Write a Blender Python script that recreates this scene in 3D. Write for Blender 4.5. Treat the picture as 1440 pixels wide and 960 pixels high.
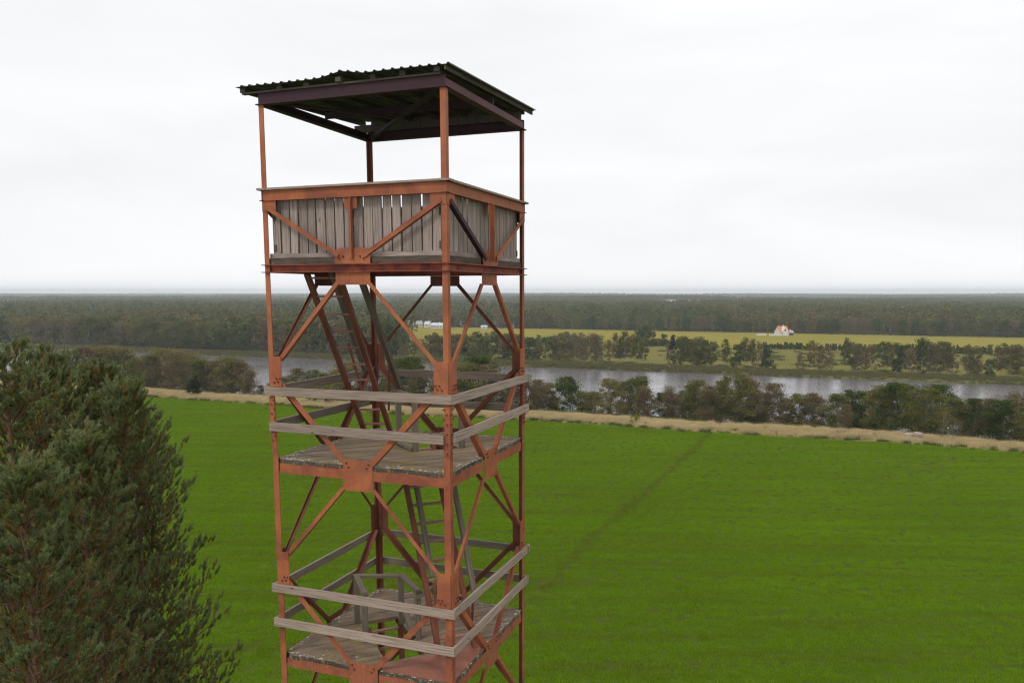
import bpy, math, random
import numpy as np
from mathutils import Vector, Matrix

for o in list(bpy.data.objects): bpy.data.objects.remove(o)
SC = bpy.context.scene
COL = SC.collection
R = math.radians

# ------------------------------------------------------------------ camera
CAMX, CAMY, CAMZ = 1.943, -12.671, 21.70
FPX, PITCH, PPX, PPY = 1101.83, 0.12504, 738.69, 549.03      # focal length and principal point on a 1440x960 frame
cd = bpy.data.cameras.new('camera'); cam = bpy.data.objects.new('camera', cd); COL.objects.link(cam)
cam.location = (CAMX, CAMY, CAMZ); cam.rotation_euler = (math.pi/2 - PITCH, 0, 0)
cd.sensor_width = 36; cd.lens = FPX/1440*36
cd.shift_x = -(PPX-720)/1440; cd.shift_y = (PPY-480)/1440
cd.clip_start = 0.1; cd.clip_end = 40000
SC.camera = cam

# ------------------------------------------------------------------ sky, sun, exposure
SUN_EL, SUN_AZ = R(48), R(215)        # azimuth clockwise from +Y: behind the camera, to the left
w = bpy.data.worlds.new('World'); SC.world = w; w.use_nodes = True
nt = w.node_tree; nt.nodes.clear(); N = nt.nodes.new; L = nt.links.new
out = N('ShaderNodeOutputWorld'); bg = N('ShaderNodeBackground'); bg.inputs[1].default_value = 0.1
sky = N('ShaderNodeTexSky'); sky.sky_type = 'NISHITA'; sky.sun_disc = False
sky.sun_elevation = SUN_EL; sky.sun_rotation = SUN_AZ
tc = N('ShaderNodeTexCoord'); sep = N('ShaderNodeSeparateXYZ'); L(tc.outputs['Generated'], sep.inputs[0])
mp = N('ShaderNodeMapping'); mp.inputs['Scale'].default_value = (1.0, 1.0, 5.0); L(tc.outputs['Generated'], mp.inputs[0])
nz = N('ShaderNodeTexNoise'); nz.inputs['Scale'].default_value = 2.4; nz.inputs['Detail'].default_value = 7
nz.inputs['Roughness'].default_value = 0.5; nz.inputs['Distortion'].default_value = 0.6; L(mp.outputs[0], nz.inputs[0])
zr = N('ShaderNodeMapRange'); zr.inputs[1].default_value = 0.0; zr.inputs[2].default_value = 1.0
zr.inputs[3].default_value = 11.1; zr.inputs[4].default_value = 22.0
pz = N('ShaderNodeMath'); pz.operation = 'POWER'; pz.inputs[1].default_value = 2.8; pz.use_clamp = True
mz = N('ShaderNodeMath'); mz.operation = 'MAXIMUM'; mz.inputs[1].default_value = 0.0; L(sep.outputs[2], mz.inputs[0]); L(mz.outputs[0], pz.inputs[0]); L(pz.outputs[0], zr.inputs[0])
cr = N('ShaderNodeMapRange'); cr.inputs[1].default_value = 0.3; cr.inputs[2].default_value = 0.7
cr.inputs[3].default_value = 0.91; cr.inputs[4].default_value = 1.02; L(nz.outputs[0], cr.inputs[0])
ml = N('ShaderNodeMath'); ml.operation = 'MULTIPLY'; 
iz = N('ShaderNodeMath'); iz.operation = 'SUBTRACT'; iz.inputs[0].default_value = 1.0; L(mz.outputs[0], iz.inputs[1])
ip_ = N('ShaderNodeMath'); ip_.operation = 'POWER'; ip_.inputs[1].default_value = 22.0; L(iz.outputs[0], ip_.inputs[0])
ia = N('ShaderNodeMath'); ia.operation = 'MULTIPLY_ADD'; ia.inputs[1].default_value = 1.6; L(ip_.outputs[0], ia.inputs[0]); L(zr.outputs[0], ia.inputs[2]); L(ia.outputs[0], ml.inputs[0])
L(cr.outputs[0], ml.inputs[1])
cb = N('ShaderNodeCombineColor')
for i, k in enumerate((0.985, 0.992, 1.005)):
    m = N('ShaderNodeMath'); m.operation = 'MULTIPLY'; m.inputs[1].default_value = k; L(ml.outputs[0], m.inputs[0]); L(m.outputs[0], cb.inputs[i])
mx = N('ShaderNodeMix'); mx.data_type = 'RGBA'; mx.inputs[0].default_value = 0.95
L(sky.outputs[0], mx.inputs[6]); L(cb.outputs[0], mx.inputs[7]); L(mx.outputs[2], bg.inputs[0]); L(bg.outputs[0], out.inputs[0])
sd = bpy.data.lights.new('sun', 'SUN'); sd.energy = 1.5; sd.angle = R(12); sd.color = (1, .96, .9)
sun = bpy.data.objects.new('sun', sd); COL.objects.link(sun)
dv = Vector((math.sin(SUN_AZ)*math.cos(SUN_EL), math.cos(SUN_AZ)*math.cos(SUN_EL), math.sin(SUN_EL)))
sun.rotation_euler = dv.to_track_quat('Z', 'Y').to_euler()
SC.view_settings.view_transform = 'Standard'; SC.view_settings.look = 'None'
SC.cycles.use_denoising = True; SC.cycles.denoiser = 'OPENIMAGEDENOISE'; SC.cycles.denoising_input_passes = 'RGB_ALBEDO_NORMAL'; SC.cycles.denoising_prefilter = 'NONE'; SC.cycles.pixel_filter_type = 'BLACKMAN_HARRIS'; SC.cycles.filter_width = 1.2; SC.view_settings.exposure = -0.12; SC.cycles.use_adaptive_sampling = False; SC.cycles.sample_clamp_indirect = 3; SC.view_settings.gamma = 1

# ------------------------------------------------------------------ helpers
def ray(px, py):
    a = (px-PPX)/FPX; b = -(py-PPY)/FPX
    c, s = math.cos(PITCH), math.sin(PITCH)
    return np.array([a, c + b*s, -s + b*c])
K = 0.39                                                    # the river and the field edge run slantwise: u = y + K x
def at_z(px, py, z):
    d = ray(px, py); t = (z-CAMZ)/d[2]
    return CAMX+d[0]*t, CAMY+d[1]*t
def column_at(px, u, z):                                    # world x, y of screen column px on the line u, at height z
    x, y = 0., u
    for _ in range(12):
        dep = (y-CAMY)*math.cos(PITCH) + (CAMZ-z)*math.sin(PITCH)
        x = CAMX + (px-PPX)/FPX*dep; y = u - K*x
    return x, y
def top_z(px, py, x, y):
    dy = y-CAMY; d = ray(px, py); return CAMZ + d[2]/d[1]*dy

def smooth(a, b, t):
    t = np.clip((t-a)/(b-a), 0, 1); return t*t*(3-2*t)
def wav(x, y, f, s=0.):
    return (np.sin(x*f+s)+np.sin(y*f*1.3+s*2.1)+np.sin((x+y)*f*.7+s*.7)+np.sin((x-y)*f*1.9+s*3.))/4
def ground_z(x, y):
    x = np.asarray(x, float); y = np.asarray(y, float); u = y+K*x
    z = -2.5*smooth(15, 140, u) - 1.5*smooth(138, 155, u) - 12*smooth(152, 212, u)
    z = z + 1.9*smooth(371, 379, u)
    z = z + 0.12*wav(x, y, .11)*smooth(10, 60, u)*(1-smooth(150, 200, u))
    z = z + 7*wav(x, y, .0042, 1.)*smooth(900, 1900, u) + 12*wav(x, y, .0016, 2.)*smooth(1800, 4000, u) + (-8+14*wav(x, y, .0009, 4.))*smooth(4500, 8500, u)
    return z
WATER = -14.95

def link(o, parent=None):
    COL.objects.link(o)
    if parent: o.parent = parent
    return o
def tag(o, label=None, cat=None, group=None, kind=None):
    if label: o['label'] = label
    if cat: o['category'] = cat
    if group: o['group'] = group
    if kind: o['kind'] = kind
    return o
def empty(name, loc=(0, 0, 0), rz=0):
    o = bpy.data.objects.new(name, None); o.location = loc; o.rotation_euler = (0, 0, rz); o.empty_display_size = .2
    return link(o)
def big_mesh(name, V, F, mats, nper=3, matidx=None, attrs=None, smoothed=False):
    V = np.ascontiguousarray(V, dtype=np.float32).reshape(-1, 3); F = np.ascontiguousarray(F, dtype=np.int32).reshape(-1, nper)
    me = bpy.data.meshes.new(name)
    me.vertices.add(len(V)); me.vertices.foreach_set('co', V.ravel())
    me.loops.add(F.size); me.loops.foreach_set('vertex_index', F.ravel())
    me.polygons.add(len(F)); me.polygons.foreach_set('loop_start', np.arange(0, F.size, nper, dtype=np.int32))
    if matidx is not None: me.polygons.foreach_set('material_index', np.asarray(matidx, dtype=np.int32))
    if smoothed: me.polygons.foreach_set('use_smooth', np.ones(len(F), dtype=bool))
    for k, v in (attrs or {}).items():
        a = me.attributes.new(k, 'FLOAT', 'FACE'); a.data.foreach_set('value', np.asarray(v, dtype=np.float32))
    me.update(calc_edges=True)
    for m in mats: me.materials.append(m)
    return me

class MB:
    """collects beams, plates and tubes; build() links them as one mesh object"""
    def __init__(s, seed=0): s.v, s.f, s.uv, s.mi = [], [], [], []; s.r = random.Random(seed)
    def hexa(s, P, uvs=None, L=1., W=.1, mi=0):
        n = len(s.v); s.v += [tuple(p) for p in P]; o1, o2 = s.r.uniform(0, 50), s.r.uniform(0, 50)
        fs = [(0, 3, 2, 1), (4, 5, 6, 7), (0, 1, 5, 4), (1, 2, 6, 5), (2, 3, 7, 6), (3, 0, 4, 7)]
        end = [[(o1, o2), (o1, o2+W), (o1+W, o2+W), (o1+W, o2)]]*2
        for i, f in enumerate(fs):
            s.f.append(tuple(n+k for k in f)); s.mi.append(mi)
            if i < 2: s.uv += end[0]
            else:
                q = o2 + i*W*1.3
                s.uv += [(o1, q), (o1, q+W), (o1+L, q+W), (o1+L, q)]
    def beam(s, a, b, wd, ht, up=(0, 0, 1), mi=0):
        a, b = Vector(a), Vector(b); d = (b-a); L = d.length; d.normalize()
        sd_ = d.cross(Vector(up))
        if sd_.length < 1e-4: sd_ = d.cross(Vector((1, 0, 0)))
        sd_.normalize(); u = sd_.cross(d).normalized()
        q = lambda c: [c - sd_*wd/2 - u*ht/2, c + sd_*wd/2 - u*ht/2, c + sd_*wd/2 + u*ht/2, c - sd_*wd/2 + u*ht/2]
        s.hexa(q(a)+q(b), L=L, W=max(wd, ht), mi=mi)
        return s
    def box(s, x0, x1, y0, y1, z0, z1, mi=0):
        P = [(x0, y0, z0), (x1, y0, z0), (x1, y1, z0), (x0, y1, z0), (x0, y0, z1), (x1, y0, z1), (x1, y1, z1), (x0, y1, z1)]
        s.hexa(P, L=z1-z0, W=max(x1-x0, y1-y0), mi=mi); return s
    def tube(s, pts, rad, n=6, mi=0):
        base = len(s.v); m = len(pts)
        for i, p in enumerate(pts):
            p = Vector(p); d = Vector(pts[min(i+1, m-1)]) - Vector(pts[max(i-1, 0)]); d.normalize()
            a = d.cross(Vector((0.3, 1, .1))).normalized(); b = d.cross(a)
            for k in range(n):
                t = 2*math.pi*k/n; s.v.append(tuple(p + (a*math.cos(t)+b*math.sin(t))*rad[i]))
        for i in range(m-1):
            for k in range(n):
                k2 = (k+1) % n
                s.f.append((base+i*n+k, base+i*n+k2, base+(i+1)*n+k2, base+(i+1)*n+k)); s.mi.append(mi)
                s.uv += [(i*.3, k/n), (i*.3, (k+1)/n), (i*.3+.3, (k+1)/n), (i*.3+.3, k/n)]
        for f in (tuple(base+k for k in range(n))[::-1], tuple(base+(m-1)*n+k for k in range(n))):
            s.f.append(f); s.mi.append(mi); s.uv += [(0, 0)]*n
        return s
    def mesh(s, name, mats):
        me = bpy.data.meshes.new(name); me.from_pydata(s.v, [], s.f)
        uv = me.uv_layers.new(name='UVMap')
        uv.data.foreach_set('uv', np.array(s.uv, dtype=np.float32).ravel())
        for m in (mats if isinstance(mats, (list, tuple)) else [mats]): me.materials.append(m)
        me.polygons.foreach_set('material_index', np.array(s.mi, dtype=np.int32)); me.update()
        return me
    def build(s, name, mats, parent=None, label=None):
        o = link(bpy.data.objects.new(name, s.mesh(name, mats)), parent)
        if label: o['label'] = label
        return o

# ------------------------------------------------------------------ materials
def new_mat(name):
    m = bpy.data.materials.new(name); m.use_nodes = True; t = m.node_tree; t.nodes.clear()
    o = t.nodes.new('ShaderNodeOutputMaterial'); p = t.nodes.new('ShaderNodeBsdfPrincipled')
    t.links.new(p.outputs[0], o.inputs[0]); return m, t, p, o
def node(t, typ, ins=None, **kw):
    n = t.nodes.new(typ)
    for k, v in kw.items(): setattr(n, k, v)
    for k, v in (ins or {}).items():
        if isinstance(v, bpy.types.NodeSocket): t.links.new(v, n.inputs[k])
        else: n.inputs[k].default_value = v
    return n
def c4(c): return (*c, 1)
def noise(t, vec, scale, detail=3, rough=.55, dist=0.):
    return node(t, 'ShaderNodeTexNoise', {'Vector': vec, 'Scale': scale, 'Detail': detail, 'Roughness': rough, 'Distortion': dist}).outputs[0]
def maprange(t, v, a, b, c=0., d=1.):
    return node(t, 'ShaderNodeMapRange', {0: v, 1: a, 2: b, 3: c, 4: d}).outputs[0]
def mix(t, f, a, b, bt='MIX'):
    n = t.nodes.new('ShaderNodeMix'); n.data_type = 'RGBA'; n.blend_type = bt
    for i, v in ((0, f), (6, a), (7, b)):
        if isinstance(v, bpy.types.NodeSocket): t.links.new(v, n.inputs[i])
        else: n.inputs[i].default_value = c4(v) if i and len(v) == 3 else v
    return n.outputs[2]
def mapping(t, vec, scale=(1, 1, 1), rot=(0, 0, 0)):
    return node(t, 'ShaderNodeMapping', {'Vector': vec, 'Scale': scale, 'Rotation': rot}).outputs[0]
def objc(t): return node(t, 'ShaderNodeTexCoord').outputs['Object']
def posn(t): return node(t, 'ShaderNodeNewGeometry').outputs['Position']
def uvc(t): return node(t, 'ShaderNodeTexCoord').outputs['UV']
def bump(t, p, h, strength=.3, dist=.01):
    b = node(t, 'ShaderNodeBump', {'Height': h, 'Strength': strength, 'Distance': dist}); t.links.new(b.outputs[0], p.inputs['Normal'])

def paint_mat(name, base, dark, amount=.35, scale=1.6, rough=.6, light=None):
    m, t, p, o = new_mat(name); v = objc(t)
    n1 = noise(t, v, scale, 6, .65, .8); n2 = noise(t, v, 38, 3, .6); n3 = noise(t, mapping(t, v, (11, 11, .9)), 2.4, 5, .7)
    c = mix(t, maprange(t, n1, .56-amount*.2, .70-amount*.1), base, dark)
    c = mix(t, maprange(t, n3, .42, .72, 0, .6), c, tuple(x*.58 for x in base))
    c = mix(t, maprange(t, noise(t, v, .9, 3, .5), .45, .75, 0, .45), c, tuple(min(1, x*f) for x, f in zip(base, (1.12, 1.35, 1.6))))
    c = mix(t, maprange(t, n2, .60, .72, 0, .7), c, (.10, .045, .03))
    if light: c = mix(t, maprange(t, noise(t, v, 55, 2, .5), .68, .72, 0, .9), c, light)
    t.links.new(c, p.inputs['Base Color']); p.inputs['Roughness'].default_value = rough; p.inputs['Specular IOR Level'].default_value = .2
    bump(t, p, n2, .25, .004); return m
PAINT = paint_mat('red_oxide_paint', (.355, .112, .046), (.19, .056, .034), .8)
PAINT_DECK = paint_mat('weathered_red_paint', (.34, .086, .038), (.115, .028, .026), 1.0, 2.6)
PAINT_LICHEN = paint_mat('lichen_spotted_paint', (.29, .090, .042), (.18, .052, .032), .3, 2.0, .7, (.42, .38, .32))
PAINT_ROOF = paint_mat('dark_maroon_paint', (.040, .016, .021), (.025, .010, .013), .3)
PAINT_IN = paint_mat('maroon_and_shaded_red_paint', (.165, .055, .031), (.09, .033, .022), .5)  # ladder maroon; also the red steel with its shade put into the colour

PAINT_RUNG = paint_mat('worn_rung_paint', (.30, .14, .11), (.16, .06, .045), .6)

def wood_mat(name, a, b, dark, lichen=None, moss=None, rough=.85, lamt=(.6, .68)):
    m, t, p, o = new_mat(name); v = uvc(t); g = objc(t)
    grain = noise(t, mapping(t, v, (1.6, 46, 1)), 1.0, 5, .7, .4)
    tone = noise(t, mapping(t, v, (.12, .6, 1)), 1.0, 2, .5)
    c = mix(t, maprange(t, tone, .35, .65), a, b)
    c = mix(t, maprange(t, grain, .44, .68, 0, .85), c, dark)
    vo = node(t, 'ShaderNodeTexVoronoi', {'Vector': mapping(t, v, (2.0, 7.5, 1)), 'Scale': 1.0, 'Randomness': 1.0})
    c = mix(t, maprange(t, vo.outputs['Distance'], .05, .11, .85, 0), c, tuple(x*.45 for x in dark))
    if moss: c = mix(t, maprange(t, noise(t, g, 1.9, 5, .7, .5), .46, .66, 0, .8), c, moss)
    if lichen: c = mix(t, maprange(t, noise(t, g, 11, 8, .85, .3), lamt[0], lamt[1], 0, .85), c, lichen)
    t.links.new(c, p.inputs['Base Color']); p.inputs['Roughness'].default_value = rough; p.inputs['Specular IOR Level'].default_value = .2
    bump(t, p, grain, .5, .006); return m
WOOD_RAIL = wood_mat('weathered_rail_wood', (.37, .285, .23), (.24, .185, .15), (.095, .072, .057))
WOOD_PLANK = wood_mat('silvered_plank_wood', (.37, .295, .255), (.23, .185, .16), (.10, .08, .066))
GREYW = wood_mat('grey_green_wood', (.185, .15, .11), (.13, .108, .08), (.06, .05, .038))
WOOD_RAIL_SHADE = wood_mat('shaded_rail_wood', (.25, .205, .16), (.18, .15, .115), (.08, .065, .05))  # rail wood darkened for the far sides, shade put into the colour
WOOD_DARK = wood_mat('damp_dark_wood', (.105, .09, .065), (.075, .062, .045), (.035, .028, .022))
WOOD_DECK = wood_mat('mossy_deck_wood', (.25, .185, .13), (.165, .12, .085), (.06, .045, .033), moss=(.20, .14, .055), lichen=(.36, .33, .27), lamt=(.58, .66))
WOOD_EDGE3 = wood_mat('dark_edge_board_wood', (.10, .075, .055), (.06, .046, .036), (.03, .025, .02), lichen=(.34, .31, .26), lamt=(.60, .66))
WOOD_EDGE = wood_mat('lichen_crusted_edge', (.09, .075, .055), (.06, .048, .038), (.03, .025, .02), lichen=(.36, .32, .26), lamt=(.54, .60))

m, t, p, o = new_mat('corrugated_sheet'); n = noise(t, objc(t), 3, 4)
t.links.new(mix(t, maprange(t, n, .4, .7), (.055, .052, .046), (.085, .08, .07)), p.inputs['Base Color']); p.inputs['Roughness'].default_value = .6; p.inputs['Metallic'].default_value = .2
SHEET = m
m, t, p, o = new_mat('rusty_bolt'); p.inputs['Base Color'].default_value = (.10, .035, .02, 1); p.inputs['Roughness'].default_value = .7; BOLT = m

def leaf_mat(name, cols, rnd=.5, nw=1., trans=.25, pscale=.02, sat=None):
    """foliage: hue differs from tree to tree and from clump to clump"""
    m, t, p, o = new_mat(name)
    oi = node(t, 'ShaderNodeObjectInfo').outputs['Random']; g = posn(t)
    n1 = noise(t, g, pscale, 3, .6); n2 = noise(t, g, .9, 3, .7)
    f = node(t, 'ShaderNodeMath', {0: node(t, 'ShaderNodeMath', {0: oi, 1: rnd*2}, operation='MULTIPLY').outputs[0], 1: maprange(t, n1, .5-.5*nw, .5+.5*nw)}, operation='ADD').outputs[0]
    f = node(t, 'ShaderNodeMath', {0: f, 1: n2}, operation='ADD').outputs[0]
    f = maprange(t, f, .5+.25*rnd*2, 1.5+.65*rnd*2)
    rp = node(t, 'ShaderNodeValToRGB', {0: f}); e = rp.color_ramp.elements
    cols = [(a*1.10, b*1.05, c*.80) for a, b, c in cols]
    while len(e) < len(cols): e.new(.5)
    for i, c in enumerate(cols): e[i].position = i/(len(cols)-1); e[i].color = c4(c)
    t.links.new(rp.outputs[0], p.inputs['Base Color']); p.inputs['Roughness'].default_value = .9; p.inputs['Specular IOR Level'].default_value = 0
    tr = node(t, 'ShaderNodeBsdfTranslucent', {'Color': rp.outputs[0]})
    ms = node(t, 'ShaderNodeMixShader', {0: trans, 1: p.outputs[0], 2: tr.outputs[0]}); t.links.new(ms.outputs[0], o.inputs[0])
    return m
LEAF_ALDER = leaf_mat('alder_leaves', [(.062, .085, .022), (.098, .112, .036), (.135, .128, .050), (.155, .14, .070)])
LEAF_BROWN = leaf_mat('thin_brown_leaves', [(.095, .088, .048), (.13, .108, .064), (.14, .11, .074), (.175, .150, .10)])
LEAF_BIRCH = leaf_mat('birch_leaves', [(.062, .086, .020), (.098, .110, .030), (.125, .11, .040), (.17, .15, .042)])
LEAF_DARK = leaf_mat('dark_green_leaves', [(.028, .052, .012), (.044, .074, .016), (.060, .085, .020), (.05, .068, .018)])
LEAF_SPRUCE = leaf_mat('spruce_needles', [(.018, .030, .014), (.028, .042, .020), (.035, .050, .022)])
LEAF_BUSH = leaf_mat('yellow_green_leaves', [(.13, .15, .03), (.17, .17, .035), (.12, .14, .03)])
LEAF_WOOD = leaf_mat('distant_wood_leaves', [(.036, .058, .020), (.060, .088, .028), (.082, .105, .034), (.125, .105, .052), (.080, .096, .036)], rnd=.25, nw=.4, pscale=.0045)
LEAF_FRESH = leaf_mat('fresh_green_leaves', [(.035, .060, .016), (.05, .085, .02), (.06, .09, .022)])
def bark_mat(name, a, b, sc=5):
    m, t, p, o = new_mat(name); n = noise(t, mapping(t, objc(t), (1, 1, .35)), sc, 4, .7)
    t.links.new(mix(t, maprange(t, n, .42, .62), a, b), p.inputs['Base Color']); p.inputs['Roughness'].default_value = .9; return m
BARK = bark_mat('grey_bark', (.13, .115, .095), (.07, .06, .05)); BARK_BIRCH = bark_mat('white_birch_bark', (.52, .49, .44), (.20, .18, .16), 1.2)
BARK_PINE = bark_mat('orange_pine_bark', (.17, .085, .045), (.085, .05, .032))

# ground
def ground_mat(name, cols, scale, stripes=False, track=False, rough=.95):
    m, t, p, o = new_mat(name); g = posn(t)
    n1 = noise(t, g, scale, 5, .65); v = mapping(t, g, (.07, .75, 1), (0, 0, math.atan(K))); n2 = noise(t, v, .55, 4, .6)
    n3 = noise(t, g, 2.2, 3, .6)
    c = mix(t, maprange(t, n1, .35, .68), cols[0], cols[1]); c = mix(t, maprange(t, n2, .45, .62, 0, .8 if stripes else .4), c, cols[2])
    c = mix(t, maprange(t, n3, .5, .7, 0, .3), c, tuple(x*.6 for x in cols[0]))
    if track: c = mix(t, track_mask(t, g), c, TRACKC)
    t.links.new(c, p.inputs['Base Color']); p.inputs['Roughness'].default_value = rough; p.inputs['Specular IOR Level'].default_value = 0
    return m
TR = [at_z(a, b, c) for a, b, c in ((745, 850, -.4), (800, 795, -.8), (860, 735, -1.3), (915, 692, -1.8), (955, 655, -2.2), (980, 625, -2.4), (1003, 602, -2.5))]
TRX = np.polyfit([q[1] for q in TR], [q[0] for q in TR], 3)
TRACKC = (.085, .080, .018)
def track_mask(t, g):
    s = node(t, 'ShaderNodeSeparateXYZ', {0: g}); x, y = s.outputs[0], s.outputs[1]; acc = None
    mth = lambda op, a, b: node(t, 'ShaderNodeMath', {0: a, 1: b}, operation=op).outputs[0]
    acc = mth('MULTIPLY', y, float(TRX[0]))
    for c in TRX[1:-1]: acc = mth('MULTIPLY', mth('ADD', acc, float(c)), y)
    acc = mth('ADD', acc, float(TRX[-1]))
    d = mth('ADD', mth('SUBTRACT', x, acc), mth('MULTIPLY', mth('SUBTRACT', noise(t, g, .35, 3), .5), 2.4))
    d = node(t, 'ShaderNodeMath', {0: d}, operation='ABSOLUTE').outputs[0]
    f = maprange(t, d, .12, .9, .58, 0)
    lim = maprange(t, y, 20, 90, .45, 1.)
    return mth('MULTIPLY', mth('MULTIPLY', f, lim), maprange(t, noise(t, g, .6, 2), .3, .6, .35, 1.))
G_FIELD = ground_mat('field_soil_and_grass', [(.046, .078, .006), (.056, .094, .007), (.052, .060, .012)], .12, True, True)
G_STRAW = ground_mat('dry_margin', [(.22, .18, .09), (.13, .12, .05), (.26, .21, .11)], .3)
G_BANK = ground_mat('bank_undergrowth', [(.05, .055, .025), (.08, .07, .035), (.04, .04, .02)], .2)
G_REED = ground_mat('reed_bank', [(.095, .095, .03), (.075, .085, .025), (.12, .10, .04)], .08)
G_PASTURE = ground_mat('rough_pasture', [(.13, .12, .030), (.175, .135, .048), (.085, .10, .022)], .02, True)
G_CROP = ground_mat('yellow_green_crop', [(.195, .165, .026), (.145, .15, .026), (.23, .18, .045)], .012, True)
G_WOOD = ground_mat('wood_floor', [(.03, .032, .016), (.045, .04, .02), (.025, .03, .014)], .02)
m, t, p, o = new_mat('blade'); 
def blade_mat(name, a, b, c, track=False, trans=.35):
    m, t, p, o = new_mat(name); g = posn(t)
    n1 = noise(t, g, .05, 8, .75); n2 = noise(t, mapping(t, g, (.035, .55, 1), (0, 0, math.atan(K)*.5)), 1.0, 7, .75); n3 = noise(t, g, 2.5, 6, .9)
    k = mix(t, maprange(t, n1, .36, .66), a, b); k = mix(t, maprange(t, n2, .42, .62, 0, .65), k, c)
    k = mix(t, maprange(t, n3, .5, .7, 0, .45), k, tuple(x*1.35 for x in b))
    at = node(t, 'ShaderNodeAttribute'); at.attribute_name = 'tone'
    k = mix(t, maprange(t, at.outputs['Fac'], .25, .9, 0, .45), k, tuple(x*f for x, f in zip(c, (.85, .75, .9))))
    k = mix(t, maprange(t, at.outputs['Fac'], .0, .2, .5, 0), k, tuple(x*1.3 for x in b))
    if track: k = mix(t, track_mask(t, g), k, TRACKC)
    t.links.new(k, p.inputs['Base Color']); p.inputs['Roughness'].default_value = .9; p.inputs['Specular IOR Level'].default_value = 0
    tr = node(t, 'ShaderNodeBsdfTranslucent', {'Color': k}); ms = node(t, 'ShaderNodeMixShader', {0: trans, 1: p.outputs[0], 2: tr.outputs[0]})
    t.links.new(ms.outputs[0], o.inputs[0]); return m
BLADE = blade_mat('green_grass_blades', (.142, .275, .005), (.188, .335, .006), (.130, .165, .012), True)
STRAWB = blade_mat('dry_grass_blades', (.66, .53, .31), (.54, .42, .22), (.30, .26, .11), trans=.3)
WEEDB = blade_mat('weedy_blades', (.09, .12, .03), (.16, .15, .05), (.07, .09, .03), trans=.3)
REEDB = blade_mat('reed_blades', (.13, .125, .04), (.10, .11, .035), (.16, .14, .055), trans=.3)

# water
m, t, p, o = new_mat('river_water'); g = posn(t)
p.inputs['Base Color'].default_value = (.10, .088, .094, 1); p.inputs['Roughness'].default_value = .16; p.inputs['IOR'].default_value = 1.5
h1 = noise(t, mapping(t, g, (.5, 1.0, 1), (0, 0, .37)), .9, 4, .65, .4); h2 = noise(t, g, .045, 3, .5)
hh = node(t, 'ShaderNodeMath', {0: h1, 1: maprange(t, h2, .35, .7, .25, 1.)}, operation='MULTIPLY').outputs[0]
bump(t, p, hh, 1.0, .19); WATERM = m

# ------------------------------------------------------------------ ground sheet and river
def build_ground():
    us = np.unique(np.concatenate([np.arange(-60, 130, 4.), np.arange(130, 214, 2.), np.arange(214, 366, 12.), np.arange(366, 410, 2.),
                                   np.arange(410, 560, 10.), [552, 562], np.arange(570, 1600, 25.), np.geomspace(1600, 15000, 60)]))
    vs = np.unique(np.concatenate([np.arange(-420, 421, 10.), np.geomspace(430, 13000, 44), -np.geomspace(430, 13000, 44)]))
    U, Vv = np.meshgrid(us, vs, indexing='ij')
    wv = 1.6*np.sin(Vv*.045) + 1.1*np.sin(Vv*.11+1) + 4*np.sin(Vv*.012+2)*smooth(200, 420, U)
    wv = wv*smooth(60, 130, U)*(1-smooth(300, 360, U)) + 2.2*np.sin(Vv*.03)*smooth(360, 372, U)*(1-smooth(600, 900, U))
    X = Vv; Y = U - K*Vv + wv
    Z = ground_z(X, Y-wv)
    V = np.stack([X, Y, Z], -1).reshape(-1, 3); n, mcols = U.shape
    i, j = np.meshgrid(np.arange(n-1), np.arange(mcols-1), indexing='ij'); a = (i*mcols+j).ravel()
    F = np.stack([a, a+1, a+mcols+1, a+mcols], 1)
    uc = (us[:-1]+us[1:])/2; vc = (vs[:-1]+vs[1:])/2
    UC, VC = np.meshgrid(uc, vc, indexing='ij')
    mi = np.select([UC < 135, UC < 147, UC < 372, UC < 392, UC < 553, UC < 758], [0, 1, 2, 3, 4, 5], 6)
    YC = UC-K*VC; left = (VC-CAMX) < -.165*(YC-CAMY); mi = np.where((UC > 392) & left, 6, mi)
    # two pale clearings far out in the woods
    for (px, d0, d1, w_) in CLEAR:
        cx = (px-PPX)/FPX
        mi = np.where((YC-CAMY > d0) & (YC-CAMY < d1) & (abs((VC-CAMX)/(YC-CAMY)-cx) < w_), 4, mi)
    me = big_mesh('ground', V, F, [G_FIELD, G_STRAW, G_BANK, G_REED, G_PASTURE, G_CROP, G_WOOD], 4, mi.ravel(), smoothed=True)
    tag(link(bpy.data.objects.new('ground', me)), 'rolling ground from green field over meadows to the wooded horizon', kind='structure')
CLEAR = [(300, 1150, 1420, .022), (1150, 2500, 3400, .05), (470, 2700, 3700, .05), (720, 1900, 2400, .02), (25, 1500, 2050, .035), (955, 1500, 2150, .035), (875, 1300, 1700, .015)]
build_ground()
def plane_mesh(name, pts, mat):
    me = bpy.data.meshes.new(name); me.from_pydata(pts, [], [tuple(range(len(pts)))]); me.materials.append(mat); return link(bpy.data.objects.new(name, me))
tag(plane_mesh('river', [(-1500, 190+1500*K, WATER), (1200, 190-1200*K, WATER), (1200, 392-1200*K, WATER), (-1500, 392+1500*K, WATER)], WATERM),
    'slow grey river with dark reflections of the trees', kind='structure')

# haze
hb = MB().box(-11800, 11800, -40, 12600, -17.2, 60).build('haze', [])
m = bpy.data.materials.new('haze_air'); m.use_nodes = True; t = m.node_tree; t.nodes.clear()
o_ = t.nodes.new('ShaderNodeOutputMaterial'); pv = t.nodes.new('ShaderNodeVolumePrincipled')
pv.inputs['Color'].default_value = (.90, .95, .99, 1); pv.inputs['Density'].default_value = 1.4e-4; pv.inputs['Anisotropy'].default_value = .2
t.links.new(pv.outputs[0], o_.inputs['Volume']); hb.data.materials.append(m); tag(hb, 'thin pale haze over the far woods', kind='stuff')

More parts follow.
